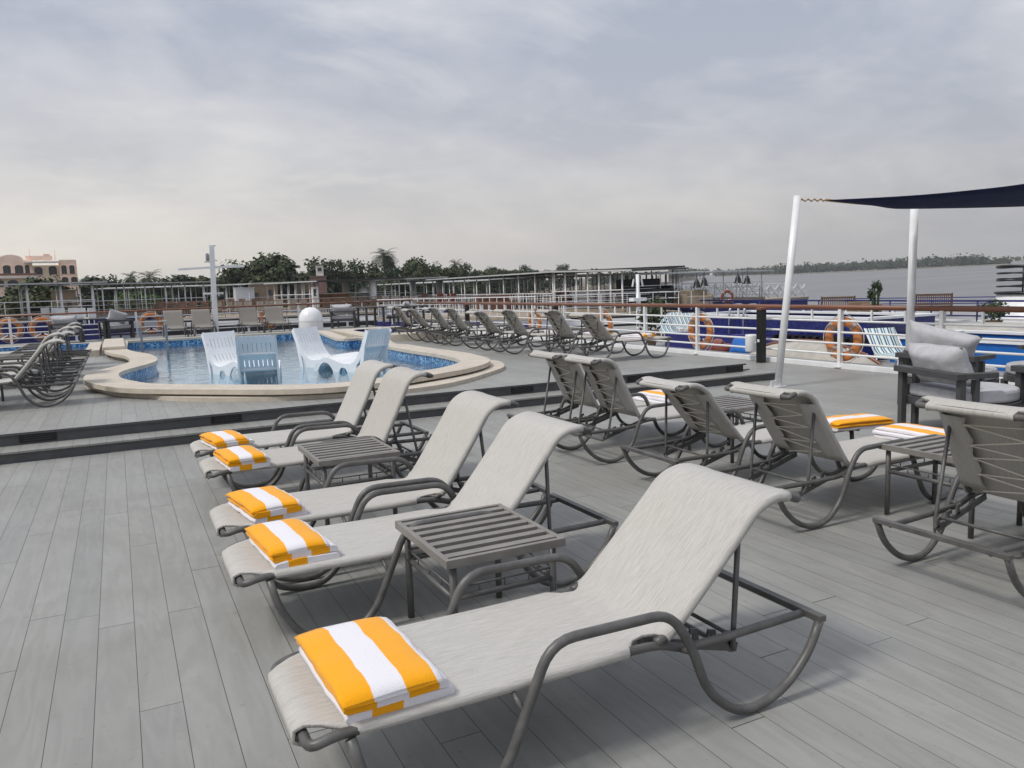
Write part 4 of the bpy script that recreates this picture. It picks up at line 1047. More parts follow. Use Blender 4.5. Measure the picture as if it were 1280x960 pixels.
# ------------------------------------------------------------------ moored boats
M_NAVYBLK=paint('near black hull',(.015,.016,.022),.4,.2,1)
def boat(label,a,b,width,zd,zr,npost,roofmat,hull=M_HULLW,stripe=M_NAVY,rail=M_WHITE,lattice=None,zhull=-8,posth=.05,overhang=.6,balus=0,roof_tilt=0,second=True):
    """boat lying between two deck corners a and b (x,y); the deck widens away from the camera"""
    A=Vector((*a,0)); B_=Vector((*b,0)); L=(B_-A).length; rz=math.atan2(B_.y-A.y,B_.x-A.x)
    nrm=Vector((-(B_-A).y,(B_-A).x,0))
    if nrm.dot(A)<0:
        A,B_=B_,A; rz+=PI
    t=thing('river_boat',label,'boat',(A.x,A.y,0),rz,'moored river boats')
    m=MB(); pts=[(-.0,0),(L,0),(L,width),(0,width)]; m.prism(pts,zhull,zd-.15); m.build('hull',hull,t)
    if stripe:
        m=MB()
        for z0,z1 in ((zd-.55,zd-.25),(zd-1.6,zd-1.1),(zd-2.9,zd-2.5)): m.box((L/2,-.03,(z0+z1)/2),(L+.02,.08,z1-z0))
        m.build('hull_stripe',stripe,t)
    m=MB(); m.box((L/2,width/2,zd-.075),(L+.1,width+.1,.146)); m.build('boat_deck',M_TANDECK,t)
    m=MB()
    for z in (.35,.68,1.0):
        m.bar((0,.06,zd+z),(L,.06,zd+z),.022 if z<1 else .05,.022 if z<1 else .045)
        m.bar((.06,0.1,zd+z),(.06,width-.1,zd+z),.022); m.bar((L-.06,.1,zd+z),(L-.06,width-.1,zd+z),.022)
    n=max(3,int(L/1.9))
    for k in range(n+1):
        x=.06+(L-.12)*k/n; m.bar((x,.06,zd),(x,.06,zd+1.0),.035)
        if balus:
            for q in range(1,balus): m.bar((x+(L-.12)/n*q/balus,.06,zd+.05),(x+(L-.12)/n*q/balus,.06,zd+.98),.025)
    m.build('railing',rail,t)
    if lattice:
        m=MB(); s0,s1,lm=lattice; x=s0*L
        while x<s1*L-.5:
            m.bar((x,.02,zd+.1),(x,.02,zd+.95),.07); m.bar((x,.0,zd+.1),(x+1.0,.0,zd+.9),.06); m.bar((x,.015,zd+.9),(x+1.0,.015,zd+.1),.06); m.bar((x+.5,-.0,zd+.1),(x+.5,0,zd+.9),.035); x+=1.0
        m.build('lattice_panel',lm,t)
    if zr is not None:
        m=MB(); x0,x1=-overhang,L+overhang; h0,h1=zr,zr+roof_tilt
        m.add([(x0,-.3,h0),(x1,-.3,h1),(x1,width+.3,h1+.15),(x0,width+.3,h0+.15),(x0,-.3,h0+.10),(x1,-.3,h1+.10),(x1,width+.3,h1+.25),(x0,width+.3,h0+.25)],[(0,1,2,3),(4,5,6,7),(0,1,5,4),(1,2,6,5),(2,3,7,6),(3,0,4,7)]); m.build('awning_roof',roofmat,t)
        m=MB(); m.bar((x0,-.34,h0+.05),(x1,-.34,h1+.05),.06,.08); m.build('awning_edge',M_PALEROOF,t)
        for r,y in enumerate((.12,width-.12)):
            for k in range(npost):
                x=.1+(L-.2)*k/(npost-1); m=MB(); m.tube([(x,y,zd),(x,y,zr+roof_tilt*x/L+.02)],posth,6); m.build('post',M_WHITE,t)
    return t
def gp(px,d): p=bearing(px,d,0); return (p.x,p.y)
def zat(py,d,px): return 1.6-(py-(357.6-.0333*(px-640)))*d/FPX
# neighbour alongside to starboard
nb=thing('river_boat','big blue and white cruise boat alongside beyond the starboard rail','boat',(0,0,0),0,'moored river boats')
ZN=-.62
m=MB(); m.box((22.2,6,-4.6),(17.6,72,7.6)); m.build('hull',M_HULLW,nb)
m=MB()
for z in (-1.15,-2.4,-3.6): m.box((13.36,6,z),(.06,72,.45))
m.build('hull_stripe',M_NAVY,nb)
m=MB(); m.box((22.2,6,ZN-.09),(17.6,72,.17)); m.build('boat_deck',paint('grey boat deck',(.30,.30,.30),.7,.2,1),nb)
m=MB(); m.box((13.5,6,ZN+.13),(.16,72,.30)); m.build('bulwark',M_NAVY,nb)
m=MB()
for z,r in ((.42,.03),(.72,.03),(1.02,.04)): m.tube([(30.8,-30,ZN+z),(30.8,42,ZN+z)],r,6)
for y in range(-28,42,2): m.tube([(30.8,y,ZN),(30.8,y,ZN+1.02)],.035,5)
m.build('railing',M_NAVY,nb)
m=MB(); m.box((30.85,6,ZN+.12),(.12,72,.28)); m.build('far_bulwark',M_WHITE,nb)
# its raised navy pool with steel handles
pn=thing('boat_pool','navy tiled raised pool on the blue boat with two steel ladder hoops','pool',(0,0,0))
a=Vector(gp(1128,20.5)); c=Vector(gp(838,22.5))
x0,x1=17.2,19.6; y0=on_x(1088,17.2,0).y; y1=on_x(868,17.2,0).y
def tank(t,x0,x1,y0,y1,h,mat,water):
    m=MB()
    for a,b in (((x0,(y0+y1)/2),(.2,y1-y0)),((x1,(y0+y1)/2),(.2,y1-y0)),(((x0+x1)/2,y0+.1),(x1-x0-.2,.2)),(((x0+x1)/2,y1-.1),(x1-x0-.2,.2))): m.box((*a,h/2),(*b,h))
    m.build('tank_wall',mat,t)
    m=MB()
    for a,b in (((x0,(y0+y1)/2),(.3,y1-y0+.1)),((x1,(y0+y1)/2),(.3,y1-y0+.1)),(((x0+x1)/2,y0+.1),(x1-x0-.3,.3)),(((x0+x1)/2,y1-.1),(x1-x0-.3,.3))): m.box((*a,h+.03),(*b,.06))
    m.build('rim',M_WHITE,t)
    m=MB(); m.add([(x0,y0,h-.12),(x1,y0,h-.12),(x1,y1,h-.12),(x0,y1,h-.12)],[(0,1,2,3)]); m.build('pool_water',water,t)
M_WTANK=paint('dark pool water',(.03,.05,.09),.08,.2,1,.5)
pn.location=(0,0,ZN); tank(pn,x0,x1,y0,y1,1.06,M_MOSNAVY,M_WTANK)
m=MB(); m.box((x0-.55,(y0+y1)/2,.26),(.9,y1-y0+.6,.5)); m.build('step',M_NAVY,pn,bevel=.02)
for dy in (0,.62):
    m=MB(); yy=on_x(930,x0,0).y-.3+dy; m.tube(fillet([(x0-.3,yy,.2),(x0-.3,yy,1.42),(x0+.35,yy,1.42),(x0+.35,yy,.9)],.3,6),.035,8); m.build('ladder_hoop',M_STEEL,pn)
m=MB(); 
for k in range(13): m.box((x0-.55,on_x(1060,x0-.5,0).y+k*.24-.6,.57),(.5,.12,.12))
m.build('overflow_grate',M_BLACK,pn)
# its bright blue tub with a pale cover, and a pale covered round tub beyond
p=bearing(1275,18.4,ZN); tb=thing('blue_tub','bright blue painted tank on the neighbouring boat behind the grey cushions','tub',p,0)
tank(tb,-1.3,1.3,-2.3,2.3,.60,M_BLUE,M_WTANK)
p=bearing(1243,24.5,ZN); cv=thing('covered_tub','low round tub under a pale beige cover on the neighbouring boat','tub',p,0)
m=MB(); m.lathe([(2.7,0),(2.75,.34),(2.85,.38),(2.8,.42),(1.6,.52),(.4,.56),(0,.57)],36); m.build('cover',M_BEIGE,cv)
m=MB(); m.lathe([(2.76,.05),(2.78,.3)],36); m.build('skirt',M_MUD,cv)
# striped loungers on the boat
def make_striped(label):
    t=thing('striped_lounger',label,'striped lounger'); m=MB(); rows=[]
    for x,z in ((0,.36),(.6,.36),(1.15,.37),(1.3,.46),(1.5,.70),(1.68,.93)): rows.append([(x,y,z) for y in (-.34,-.1,.1,.34)])
    m.grid(rows); m.build('canvas',M_STRIPE,t,solid=.03)
    for s in (1,-1):
        m=MB(); m.tube([(0,s*.35,.35),(1.2,s*.35,.35)],.022,6); m.tube([(1.15,s*.35,.36),(1.7,s*.35,.94)],.02,6)
        for x in (.15,1.1,1.55): m.tube([(x,s*.35,.36),(x,s*.35,0)],.02,6)
        m.build('frame',M_WHITE,t)
    return t
s0=None
for px,d,rz,lb in ((1103,18.6,66,'green striped lounger right of the big life ring by the leaning pole'),(1152,21.5,66,'green striped lounger partly behind the upright white pole'),(829,29,80,'white and green striped lounger seen between rails left of the black bollard'),(843,32,80,'striped lounger just behind the left one near the rail plants'),(858,31,80,'striped lounger next to the life ring left of the bollard')):
    p=bearing(px,d,ZN)
    dv=Vector((math.cos(R(rz)),math.sin(R(rz)),0)); q=p-dv*1.6
    if s0 is None: s0=make_striped(lb); s0.location=q; s0.rotation_euler.z=R(rz); s0['group']='striped loungers on the blue boat'
    else: dup(s0,q,R(rz),lb,'striped loungers on the blue boat')
def make_bench(label):
    t=thing('garden_bench',label,'bench'); m=MB()
    for k in range(4): m.box((0,-.06-.12*k,.44),(1.5,.09,.03))
    m.build('seat',M_BENCH,t)
    m=MB(); m.box((0,.02,.95),(1.5,.05,.09)); m.box((0,.02,.52),(1.5,.04,.06))
    for k in range(17): m.box((-.68+k*.085,.02,.73),(.045,.025,.38))
    m.build('backrest',M_BENCH,t)
    for s in (1,-1):
        for y,h in ((.02,1.02),(-.46,.64)): m=MB(); m.box((s*.73,y,h/2),(.06,.06,h)); m.build('leg',M_BENCH,t)
        m=MB(); m.box((s*.73,-.22,.65),(.07,.52,.035)); m.build('armrest',M_BENCH,t)
    return t
zbench=zat(394,37.5,1047)
p=bearing(1048,37.5,-.35); bn=make_bench('wooden slatted bench left of the upright white pole, beyond the blue boat'); bn.location=(p.x,p.y,-.40); bn.rotation_euler.z=PI-R(48); bn['group']='wooden benches'
p=bearing(1168,35.5,-.35); dup(bn,(p.x,p.y,-.36),PI-R(52),'wooden slatted bench just right of the upright white pole','wooden benches')
m=MB(); a1=bearing(985,39.5,0); a2=bearing(1420,30,0); dirv=(a2-a1).normalized(); nrmv=Vector((-dirv.y,dirv.x,0)); nrmv=nrmv if nrmv.dot(a1)>0 else -nrmv
bb=thing('river_boat','second white boat with wooden benches lying beyond the blue one','boat',(0,0,0),0,'moored river boats')
q=[a1-nrmv*2.6,a2-nrmv*2.6,a2+nrmv*9,a1+nrmv*9]; m.prism([(v.x,v.y) for v in q],-8,-.42); m.build('hull',paint('grey worn hull',(.30,.30,.31),.6,.2,1),bb)
m=MB(); o_=nrmv*8.9
for z in (.3,.62): m.bar(a1+o_*0+ZU*(z-.4)+nrmv*8.9,a2+nrmv*8.9+ZU*(z-.4),.05)
m.bar(a1-nrmv*2.55+ZU*.10,a2-nrmv*2.55+ZU*.10,.09,.12); m.build('railing',M_NAVY,bb)
m=MB()
for k in range(8):
    pp=a1.lerp(a2,k/7)-nrmv*2.55; m.box((pp.x,pp.y,-.18),(.12,.12,.5))
m.build('railing_post',M_WHITE,bb)
# pot plants
def plant(px,d,z,h,w,label,mat,seed,stem=True,kind='potted_shrub'):
    p=bearing(px,d,z); t=thing(kind,label,'potted plant',p,0); rnd=random.Random(seed)
    m=MB(); m.lathe([(0,0),(.18,0),(.26,.40),(.28,.42),(.22,.42),(0,.38)],14); m.build('pot',M_MUD,t)
    m=MB()
    if stem:
        for k in range(7):
            a=rnd.uniform(0,6.28); r=rnd.uniform(.1,w*.5); x,y=r*math.cos(a),r*math.sin(a); hh=h*rnd.uniform(.7,1.0); m.tube([(x*.3,y*.3,.38),(x,y,hh)],.03,5); leafy(m,(x,y,hh-.12),(.13,.13,.2),40,.12,rnd)
    else: leafy(m,(0,0,h*.68),(w*.5,w*.5,h*.35),340,.14,rnd)
    m.build('foliage',mat,t,fix=False)
plant(1097,30,-.40,1.75,1.1,'spiky potted shrub standing against the river between the benches',M_LEAF,3)
plant(1245,26.5,-.5,1.15,1.1,'round dark potted shrub near the right edge on the neighbouring boat',M_LEAF,4,False)
plant(812,27,ZN,1.5,1.2,'dark potted shrub behind the rail left of the striped loungers',M_LEAF,5,False)
plant(822,29.5,ZN,1.8,1.1,'potted shrub with reddish pot behind the first dark one',M_LEAF2,6,False)
def seatbox(px,d,w,h,label,mat):
    p=bearing(px,d,-.42); t=thing('wicker_armchair',label,'armchair',p,R(140),'dark wicker armchairs'); m=MB(); m.box((0,0,.22),(w,w,.44)); m.build('seat',mat,t,bevel=.05); m=MB(); m.box((0,w*.45,h/2),(w,.16,h)); m.build('backrest',mat,t,bevel=.05)
    for s in (1,-1): m=MB(); m.box((s*w*.45,-.02,.31),(.12,w*.8,.62)); m.build('armrest',mat,t,bevel=.04)
seatbox(1072,35,.9,.85,'dark wicker armchair right of the left bench',M_MUD); seatbox(1088,33.5,.8,.8,'dark wicker armchair under the spiky shrub',M_MUD)
# beige dinghy hung between the boats
p=bearing(1012,14.7,-.1); dg=thing('dinghy','beige upturned dinghy with a brown gunwale just outside the starboard rail','dinghy',on_x(1012,12.9,0)+ZU*-.62,0)
rows=[];m=MB()
for i in range(13):
    u=2*i/12-1; wv=.62*(1-abs(u)**2.6)**.5+.02; rows.append([(wv*math.cos(PI*k/10)*.9,u*2.05,.02+.74*(1-abs(u)**2.2)**.6*math.sin(PI*k/10)+.1) for k in range(11)])
m.grid(rows); m.build('hull',M_BEIGE,dg,solid=.03)
m=MB(); m.tube([tuple(r[0]) for r in rows],.05,6); m.tube([tuple(r[-1]) for r in rows],.05,6); m.tube([(0,r[5][1],r[5][2]+.02) for r in rows],.035,6); m.build('gunwale',M_WOODRAIL,dg)
m=MB(); rnd=random.Random(3)
for k in range(9): m.box((-.57,-1.2+k*.28,.33+rnd.uniform(-.03,.05)),(.03,.16,rnd.uniform(.05,.12)),0)
m.build('fender_rope',M_BLACK,dg)
cb_=thing('life_jacket_heap','heap of dull red and blue life jackets seen between rails left of the white bin','life jackets',on_x(900,13.1,0)+ZU*-.45,0)
for k,(dx,dy,mt) in enumerate(((0,0,M_ORANGEDK),(.3,.45,M_ORANGEDK),(.1,-.7,M_BLUE),(.35,-.45,M_NAVY))):
    m=MB(); pillow(m,.7,.5,.35,(dx,dy,.25+.08*k),Matrix.Rotation(R(50*k),3,'Z')@Matrix.Rotation(R(30),3,'X'),k); m.build('jacket',mt,cb_,fix=False)
# black curved balcony on a white superstructure at the right edge
p=bearing(1292,33,-.4); bc=thing('balcony_deck','black curved balcony railing on a white bridge block at the right edge','balcony',p,0)
m=MB(); m.lathe([(1.3,-1),(1.3,.98),(0,.98)],30); m.build('bridge_block',M_WHITE,bc)
m=MB(); m.lathe([(0,1.0),(1.38,1.0),(1.38,1.08),(0,1.09)],30); m.build('floor',M_BLACK,bc)
m=MB()
for z,r in ((1.3,.03),(1.55,.03),(1.62,.02),(1.85,.03),(2.12,.06)): m.tube([(1.3*math.cos(R(a)),1.3*math.sin(R(a)),z+.02*math.sin(a*.05)) for a in range(0,360,12)],r,6,True)
for a in range(195,400,41): m.tube([(1.3*math.cos(R(a)),1.3*math.sin(R(a)),1.05),(1.3*math.cos(R(a)),1.3*math.sin(R(a)),2.12)],.035,6)
m.build('railing',M_BLACK,bc)
m=MB(); m.box((-1.18,-.55,1.6),(.16,.12,1.05)); m.build('railing_post',M_BLACK,bc)
# boats ahead (centre and left)
zb=zat
def bt(label,p0,p1,width,yd,yr,npost,roofmat,**k):
    (px0,d0),(px1,d1)=p0,p1; zd=zat(yd,d0,px0); zr=None if yr is None else zat(yr,d0,px0)
    return boat(label,gp(*p0),gp(*p1),width,zd,zr,npost,roofmat,**k)
bt('white boat with long dark awning on many posts in the centre distance',(517,70),(690,47),9,383,352,12,M_DKROOF,balus=5)
bt('white boat with blue stripes and a tilted dark awning, right of centre',(690,44),(779,42),10,387,341,7,M_DKROOF,roof_tilt=-.1)
bt('boat with white crisscross railings and thin pale awning before the open river',(797,46),(955,52),8,379,344,7,M_PALEROOF,lattice=(.22,.98,M_WHITE),posth=.035,hull=M_NAVY,stripe=None)
bt('boat with a red and white lattice rail stern right of the thin awning',(950,54),(1010,57),7,374,None,2,M_PALEROOF,lattice=(0,1,M_WHITE),hull=M_NAVY,stripe=None)
bt('boat with grey boxy shelter and white dish, straight behind the dome',(430,64),(466,62),8,384,353,2,M_PALEROOF,posth=.28)
bt('boat with a dark pergola roof on white posts left of the grey shelter',(341,62),(396,58),8,385,355.5,7,M_DKROOF)
bt('pale boat with a row of white awning posts right of the mast',(262,68),(312,66),7,388,358,6,M_PALEROOF,posth=.06)
bt('long boat with white awning and green shrubs left of the mast',(100,58),(258,64),8,394,357,7,M_DKROOF)
bt('navy hulled boat with pale awning and white chairs at the far left',(-60,40),(120,46),9,405,359.5,5,M_DKROOF,hull=M_NAVY,posth=.075,roof_tilt=.1)
bt('low boat with brown deck boxes between mast and dome',(200,52),(470,54),9,399,None,2,M_DKROOF,hull=M_NAVYBLK,rail=M_REDBROWN,stripe=M_WHITE)
bt('white striped hull boat close beyond the starboard corner of the deck',(470,46),(668,38),9,396,None,2,M_DKROOF,rail=M_WHITE,balus=4)
bt('distant pale boat behind the orange sofa boat with many thin posts',(468,88),(642,72),7,384,357,13,M_PALEROOF,posth=.045,rail=M_REDBROWN)
bt('second row boat with a flat dark roof behind the tilted awning',(640,60),(800,54),7,384,350,11,M_DKROOF,posth=.045,lattice=(.5,1,M_WHITE))
bt('far boat with thin white posts behind the green shrubs boat',(128,82),(300,86),7,392,362,12,M_PALEROOF,posth=.045,rail=M_REDBROWN)
bt('low far boat with a red brown rail behind the grey sheltered boat',(318,92),(480,86),7,386,None,2,M_PALEROOF,rail=M_REDBROWN,balus=3)
bt('dark hulled boat with red brown rail just below the crisscross railed boat',(700,40),(850,41),6,394,None,2,M_PALEROOF,rail=M_WHITE,hull=M_NAVYBLK,stripe=M_WHITE,balus=3)
# deck furniture on those boats
def make_chair(name,mat,label):
    t=thing(name,label,'deck chair'); m=MB(); m.box((0,0,.42),(.5,.5,.06)); m.build('seat',mat,t); m=MB(); m.box((0,.24,.75),(.5,.06,.62)); m.build('backrest',mat,t)
    for a in (1,-1):
        for b in (1,-1): m=MB(); m.box((a*.21,b*.21,.2),(.05,.05,.4)); m.build('leg',mat,t)
    return t
def px0(a): return int(list(a)[0])
def chairs(pxs,d,y,mat,name,label,group,rz=0,sc=1.0):
    src=None; rnd=random.Random(px0(pxs))
    for px in pxs:
        p=bearing(px,d,0); p.z=zat(y,d,px)
        if src is None: src=make_chair(name,mat,label); src.location=p; src.rotation_euler.z=rz; src['group']=group; src.scale=(sc,sc,sc)
        else: dup(src,p,rz+rnd.uniform(-.5,.5),label,group)
chairs([54,64,75,88,99,109],44,405,M_WHITE,'white_deck_chair','white deck chair in the row on the navy boat at the far left','white chairs on the navy boat',R(200),.85)
chairs([549,557,565],56,382,paint('red chair',(.20,.045,.035),.6),'red_deck_chair','red chair in the trio under the long central awning','red chairs on the awning boat',R(200),.8)
chairs([716,726,738,748],46,387,M_WHITE,'white_deck_chair','white folding chair behind the rail right of centre','white folding chairs',R(190))
chairs([695,704],46,387,M_REDBROWN,'brown_deck_chair','brown chair next to the white folding chairs right of centre','brown chairs by the white ones',R(190))
def boxes(items):
    for px,d,y,w,dp,h,mat,name,lb in items:
        p=bearing(px,d,0); p.z=zat(y,d,px); t=thing(name,lb,name.split('_')[-1],p,R(-10)); m=MB(); m.box((0,0,h*.30),(w,dp,h*.6)); m.build('base',mat,t,bevel=.05); m=MB(); m.box((0,dp*.4,h*.62),(w,dp*.2,h*.76)); m.build('backrest',mat,t,bevel=.05)
        for s in (1,-1): m=MB(); m.box((s*w*.47,-.03,h*.36),(w*.07,dp*.9,h*.72)); m.build('armrest',mat,t,bevel=.03)
boxes([(412,60,384,3.0,.9,1.1,M_ORBROWN,'long_sofa','orange brown sofa left of the grey shelter posts'),(618,52,388,2.6,.9,1.0,M_REDBROWN,'long_sofa','red brown sofa under the central awning right part'),(840,48,381,1.8,.8,1.0,M_ORBROWN,'long_sofa','yellowish brown sofa at the left end of the crisscross railing'),(870,47,381,1.8,.8,.9,M_TANDECK,'long_sofa','tan bench behind the crisscross railing'),(806,47,380,2.8,2,1.5,M_BLACK,'dark_sofa','black covered seat right of the tilted awning')])
M_WARM=paint('warm brown chair',(.17,.115,.085),.6,.3,2); M_PALE=paint('pale chair',(.40,.36,.31),.6,.2,2)
chairs(range(194,258,15),55,399,M_WARM,'brown_deck_chair','brown chair in the front row between the left life ring and the mast','brown chairs left of the mast',R(195))
chairs(range(201,258,14),60,394,M_REDBROWN,'red_brown_deck_chair','red brown chair in the back row left of the mast','red brown chairs left of the mast',R(170))
chairs(range(270,330,13),57,395,M_PALE,'pale_deck_chair','pale chair in the front row right of the mast','pale chairs right of the mast',R(200))
chairs(range(276,332,14),62,390,M_WARM,'brown_deck_chair','brown chair in the back row right of the mast','brown chairs right of the mast',R(160))
chairs(range(335,384,14),58,393,M_PALE,'pale_deck_chair','pale chair left of the white dome beyond the stern rail','pale chairs left of the dome',R(185))
chairs(range(406,470,15),56,392,M_WARM,'brown_deck_chair','brown chair right of the white dome beyond the stern rail','brown chairs right of the dome',R(190))
chairs(range(480,520,12),58,388,M_PALE,'pale_deck_chair','pale chair left of the long central awning','pale chairs by the central awning',R(190))
chairs(range(700,800,14),57,386,M_DARK,'dark_deck_chair','dark chair under the flat roof of the second row boat','dark chairs under the flat roof',R(185))
chairs(range(528,690,18),60,384,M_REDBROWN,'red_brown_deck_chair','red brown chair under the long central awning','red brown chairs under the central awning',R(190))
ld=None
for px,py,d in ((871,354,47),(880.5,352,47),(922.5,348.5,48),(934,349.5,48)):
    p=at(px,py,d)
    t=thing('hanging_lantern',['left lantern of the left black pair under the thin awning','right lantern of the left black pair under the thin awning','left lantern of the right black pair under the thin awning','right lantern of the right black pair under the thin awning'][[871,880.5,922.5,934].index(px)],'lantern',p,0,'black bell lanterns')
    m=MB(); m.lathe([(.27,-.26),(.2,-.16),(.16,.05),(.08,.2),(.03,.24),(0,.26)],12); m.build('shade',M_BLACK,t); m=MB(); m.tube([(0,0,.24),(0,0,.6)],.02,4); m.build('cord',M_BLACK,t)
for px,py,d,lb in ((766,370,46,'dark red life ring right of the white folding chairs'),(908,370.5,47.5,'dark red life ring on the crisscross railing')):
    p=at(px,py,d); t=make_ring(lb,M_ORANGEDK); t.location=p-Vector((.2,.3,0)); t.rotation_euler.z=R(-25); t['group']='dark red life rings on the moored boats'; t.scale=(1.0,1.0,1.0)
p=bearing(797,38,-3); mt=thing('white_mast','slim white mast with a white light box right of centre','mast',p,0)
m=MB(); m.tube([(0,0,0),(0,0,zat(343,38,797)+3)],.085,8); m.build('pole',M_WHITE,mt); m=MB(); m.box((0,0,zat(374,38,797)+3),(.75,.4,.16)); m.build('light_box',M_WHITE,mt); m=MB(); m.bar((-.3,0,zat(358,38,797)+3),(-.22,0,zat(349,38,797)+3),.06); m.bar((.3,0,zat(358,38,797)+3),(.22,0,zat(349,38,797)+3),.06); m.build('arm',M_WHITE,mt)
p=at(455,366,62); dd=thing('satellite_dish','small white round dish on the grey sheltered boat','dish',p,0); m=MB(); m.lathe([(.42,0),(.4,.2),(.28,.38),(0,.46)],14); m.build('bowl',M_WHITE,dd); m=MB(); m.box((0,0,-.5),(.3,.3,1.0)); m.build('stand',M_GREYPOST,dd)
p=at(394,369,58); kk=thing('white_kiosk','small white cabinet with a blue grey window straight above the dome','cabinet',p,0); m=MB(); m.box((0,0,-.2),(.45,.45,1.6)); m.build('body',M_WHITE,kk); m=MB(); m.box((0,-.24,.2),(.3,.03,.5)); m.build('pane',M_GLASSDK,kk)
p=at(305,366.5,66); kk=thing('white_kiosk','white cabin box at the right end of the pale boat right of the mast','cabinet',p,0); m=MB(); m.box((0,0,-.4),(1.5,1.2,1.6)); m.build('body',M_WHITE,kk); m=MB(); m.box((0,0,.44),(1.6,1.3,.08)); m.build('roof',M_WHITE,kk)
SKY_UP,SKY_GAIN,SUN_E,HAZE,EXPO=.42,1.0,2.0,.00021,0.19
# ------------------------------------------------------------------ sky, sun, air
w=bpy.data.worlds.new('World'); scene.world=w; w.use_nodes=True; nt=w.node_tree; N=nt.nodes; Lk=nt.links; N.clear()
SUN_EL=R(54); sd=(hr*-.62 - hf*.35).normalized(); sun_dir=(sd*math.cos(SUN_EL)+ZU*math.sin(SUN_EL)).normalized()
def nd(t,**k):
    n=N.new(t)
    for a,b in k.items(): setattr(n,a,b)
    return n
def mth(op,a,b=None,c=None,clamp=False):
    m=nd('ShaderNodeMath',operation=op,use_clamp=clamp)
    for i,x in enumerate((a,b,c)):
        if x is None: continue
        if hasattr(x,'is_linked'): Lk.new(x,m.inputs[i])
        else: m.inputs[i].default_value=x
    return m.outputs[0]
def mixc(a,b,f):
    m=nd('ShaderNodeMix',data_type='RGBA')
    fi=[q for q in m.inputs if q.name=='Factor' and q.type=='VALUE'][0]; A_=[q for q in m.inputs if q.name=='A' and q.type=='RGBA'][0]; B_=[q for q in m.inputs if q.name=='B' and q.type=='RGBA'][0]
    for i,x in ((fi,f),(A_,a),(B_,b)):
        if hasattr(x,'is_linked'): Lk.new(x,i)
        else: i.default_value=x if i is fi else c4(x)
    return [q for q in m.outputs if q.type=='RGBA'][0]
sky=nd('ShaderNodeTexSky',sky_type='NISHITA'); sky.sun_disc=False; sky.sun_elevation=SUN_EL; sky.sun_rotation=math.atan2(sun_dir.x,sun_dir.y); sky.air_density=1.5; sky.dust_density=4
tc=nd('ShaderNodeTexCoord'); sp=nd('ShaderNodeSeparateXYZ'); Lk.new(tc.outputs['Generated'],sp.inputs[0])
X_,Y_,Z_=sp.outputs
den=mth('ADD',mth('MAXIMUM',Z_,0),.28)
pu=mth('DIVIDE',X_,den); pv=mth('DIVIDE',Y_,den); cb=nd('ShaderNodeCombineXYZ'); Lk.new(pu,cb.inputs[0]); Lk.new(pv,cb.inputs[1])
def nz(scale,detail,rough,dist,off=(0,0,0),st=(1,1,1)):
    mp=nd('ShaderNodeMapping'); mp.inputs['Location'].default_value=off; mp.inputs['Scale'].default_value=st; mp.inputs['Rotation'].default_value=(0,0,R(-20)); Lk.new(cb.outputs[0],mp.inputs['Vector'])
    n=nd('ShaderNodeTexNoise'); n.inputs['Scale'].default_value=scale; n.inputs['Detail'].default_value=detail; n.inputs['Roughness'].default_value=rough; n.inputs['Distortion'].default_value=dist; Lk.new(mp.outputs[0],n.inputs['Vector']); return n.outputs['Fac']
big=nz(.85,4,.5,.5,(3.1,1.7,0),(1,1.15,1)); mid=nz(2.3,6,.56,.5,(7.3,2.2,0),(1,1.1,1)); fine=nz(6.4,7,.6,.4,(1.2,9.1,0),(1,1.1,1))
cl=mth('ADD',mth('ADD',mth('MULTIPLY',big,.5),mth('MULTIPLY',mid,.35)),mth('MULTIPLY',fine,.15))
f1=mth('MULTIPLY_ADD',cl,5.2,-2.2,clamp=True)
c=mixc((.39,.425,.515),(.655,.66,.695),f1)
# thin bright streaks
st=mth('MULTIPLY',mth('MULTIPLY_ADD',nz(2.2,8,.62,.7,(5.5,4.4,0),(.85,1.25,1)),5,-2.75,clamp=True),.36)
c=mixc(c,(.84,.835,.83),st)
# side to side: left of frame paler and warmer, right greyer
side=mth('ADD',mth('MULTIPLY',X_,hr.x),mth('MULTIPLY',Y_,hr.y))
sf=mth('MULTIPLY_ADD',side,.85,.5,clamp=True)
hz=mixc((.99,.895,.75),(.44,.42,.405),sf)
hf_=mth('POWER',mth('SUBTRACT',1,mth('MULTIPLY',mth('MAXIMUM',Z_,0),2.6,clamp=True)),2.3)
c=mixc(c,hz,mth('MULTIPLY',hf_,.95))
up_=mth('MULTIPLY_ADD',mth('MULTIPLY_ADD',Z_,1.6,-.55,clamp=True),SKY_UP,1.0)
vm=nd('ShaderNodeVectorMath',operation='SCALE'); Lk.new(c,vm.inputs[0]); Lk.new(up_,vm.inputs['Scale'])
b1=nd('ShaderNodeBackground'); b1.inputs['Strength'].default_value=.10; Lk.new(sky.outputs[0],b1.inputs[0])
b2_=nd('ShaderNodeBackground'); b2_.inputs['Strength'].default_value=SKY_GAIN; Lk.new(vm.outputs[0],b2_.inputs[0])
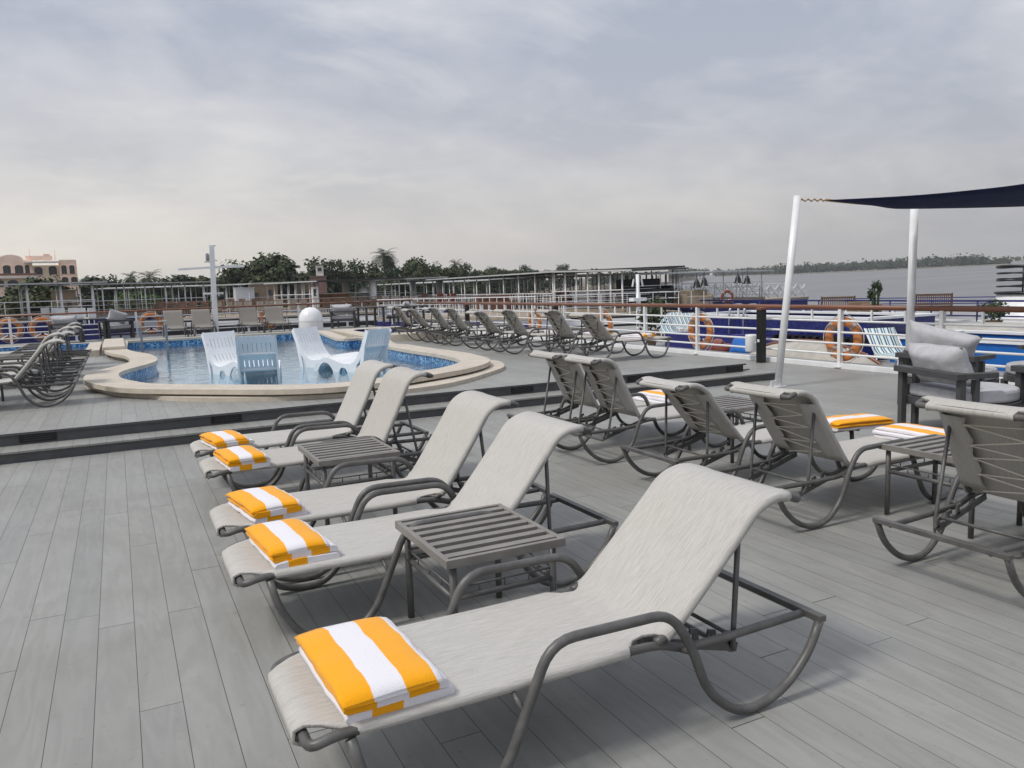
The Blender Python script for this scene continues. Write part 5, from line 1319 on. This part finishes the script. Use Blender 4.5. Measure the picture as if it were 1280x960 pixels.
mx=nd('ShaderNodeMixShader'); mx.inputs[0].default_value=.90; Lk.new(b1.outputs[0],mx.inputs[1]); Lk.new(b2_.outputs[0],mx.inputs[2])
ow=nd('ShaderNodeOutputWorld'); Lk.new(mx.outputs[0],ow.inputs[0])
sl_=bpy.data.lights.new('sun','SUN'); sl_.energy=SUN_E; sl_.angle=R(11); sl_.color=(1,.955,.885)
so=bpy.data.objects.new('sun',sl_); col.objects.link(so); so.rotation_euler=sun_dir.to_track_quat('Z','Y').to_euler(); so.location=(0,0,30)
# haze: one closed box of thin air over deck, river and banks, tilted with the river
if HAZE>0:
    me=bpy.data.meshes.new('haze'); bm=bmesh.new(); bmesh.ops.create_cube(bm,size=1); bm.to_mesh(me); bm.free()
    hz_o=bpy.data.objects.new('haze',me); col.objects.link(hz_o); tag(hz_o,kind='stuff')
    zx=WN; xx=(RT-WN*RT.dot(WN)).normalized(); yx=zx.cross(xx)
    Rm=Matrix((xx,yx,zx)).transposed().to_4x4()
    lo_,hi_=-11.6-2.2,88; cc=CAM+WN*((lo_+hi_)/2)
    hz_o.matrix_world=Matrix.Translation(cc)@Rm@Matrix.Diagonal((6600,6600,hi_-lo_,1))
    hm=bpy.data.materials.new('thin river haze'); hm.use_nodes=True; n_=hm.node_tree.nodes; n_.clear(); o_=n_.new('ShaderNodeOutputMaterial'); v_=n_.new('ShaderNodeVolumePrincipled')
    v_.inputs['Color'].default_value=(.83,.86,.90,1); v_.inputs['Density'].default_value=HAZE; v_.inputs['Anisotropy'].default_value=.25
    hm.node_tree.links.new(v_.outputs[0],o_.inputs['Volume']); me.materials.append(hm)
scene.view_settings.view_transform='Standard'; scene.view_settings.look='None'; scene.view_settings.gamma=1; scene.view_settings.exposure=EXPO
scene.render.engine='CYCLES'; scene.cycles.use_denoising=True
try: scene.cycles.denoiser='OPENIMAGEDENOISE'
except Exception: pass
scene.cycles.max_bounces=8; scene.cycles.transparent_max_bounces=16; scene.cycles.volume_bounces=0
scene.cycles.use_adaptive_sampling=True; scene.cycles.adaptive_threshold=.015
scene.cycles.caustics_reflective=False; scene.cycles.caustics_refractive=False
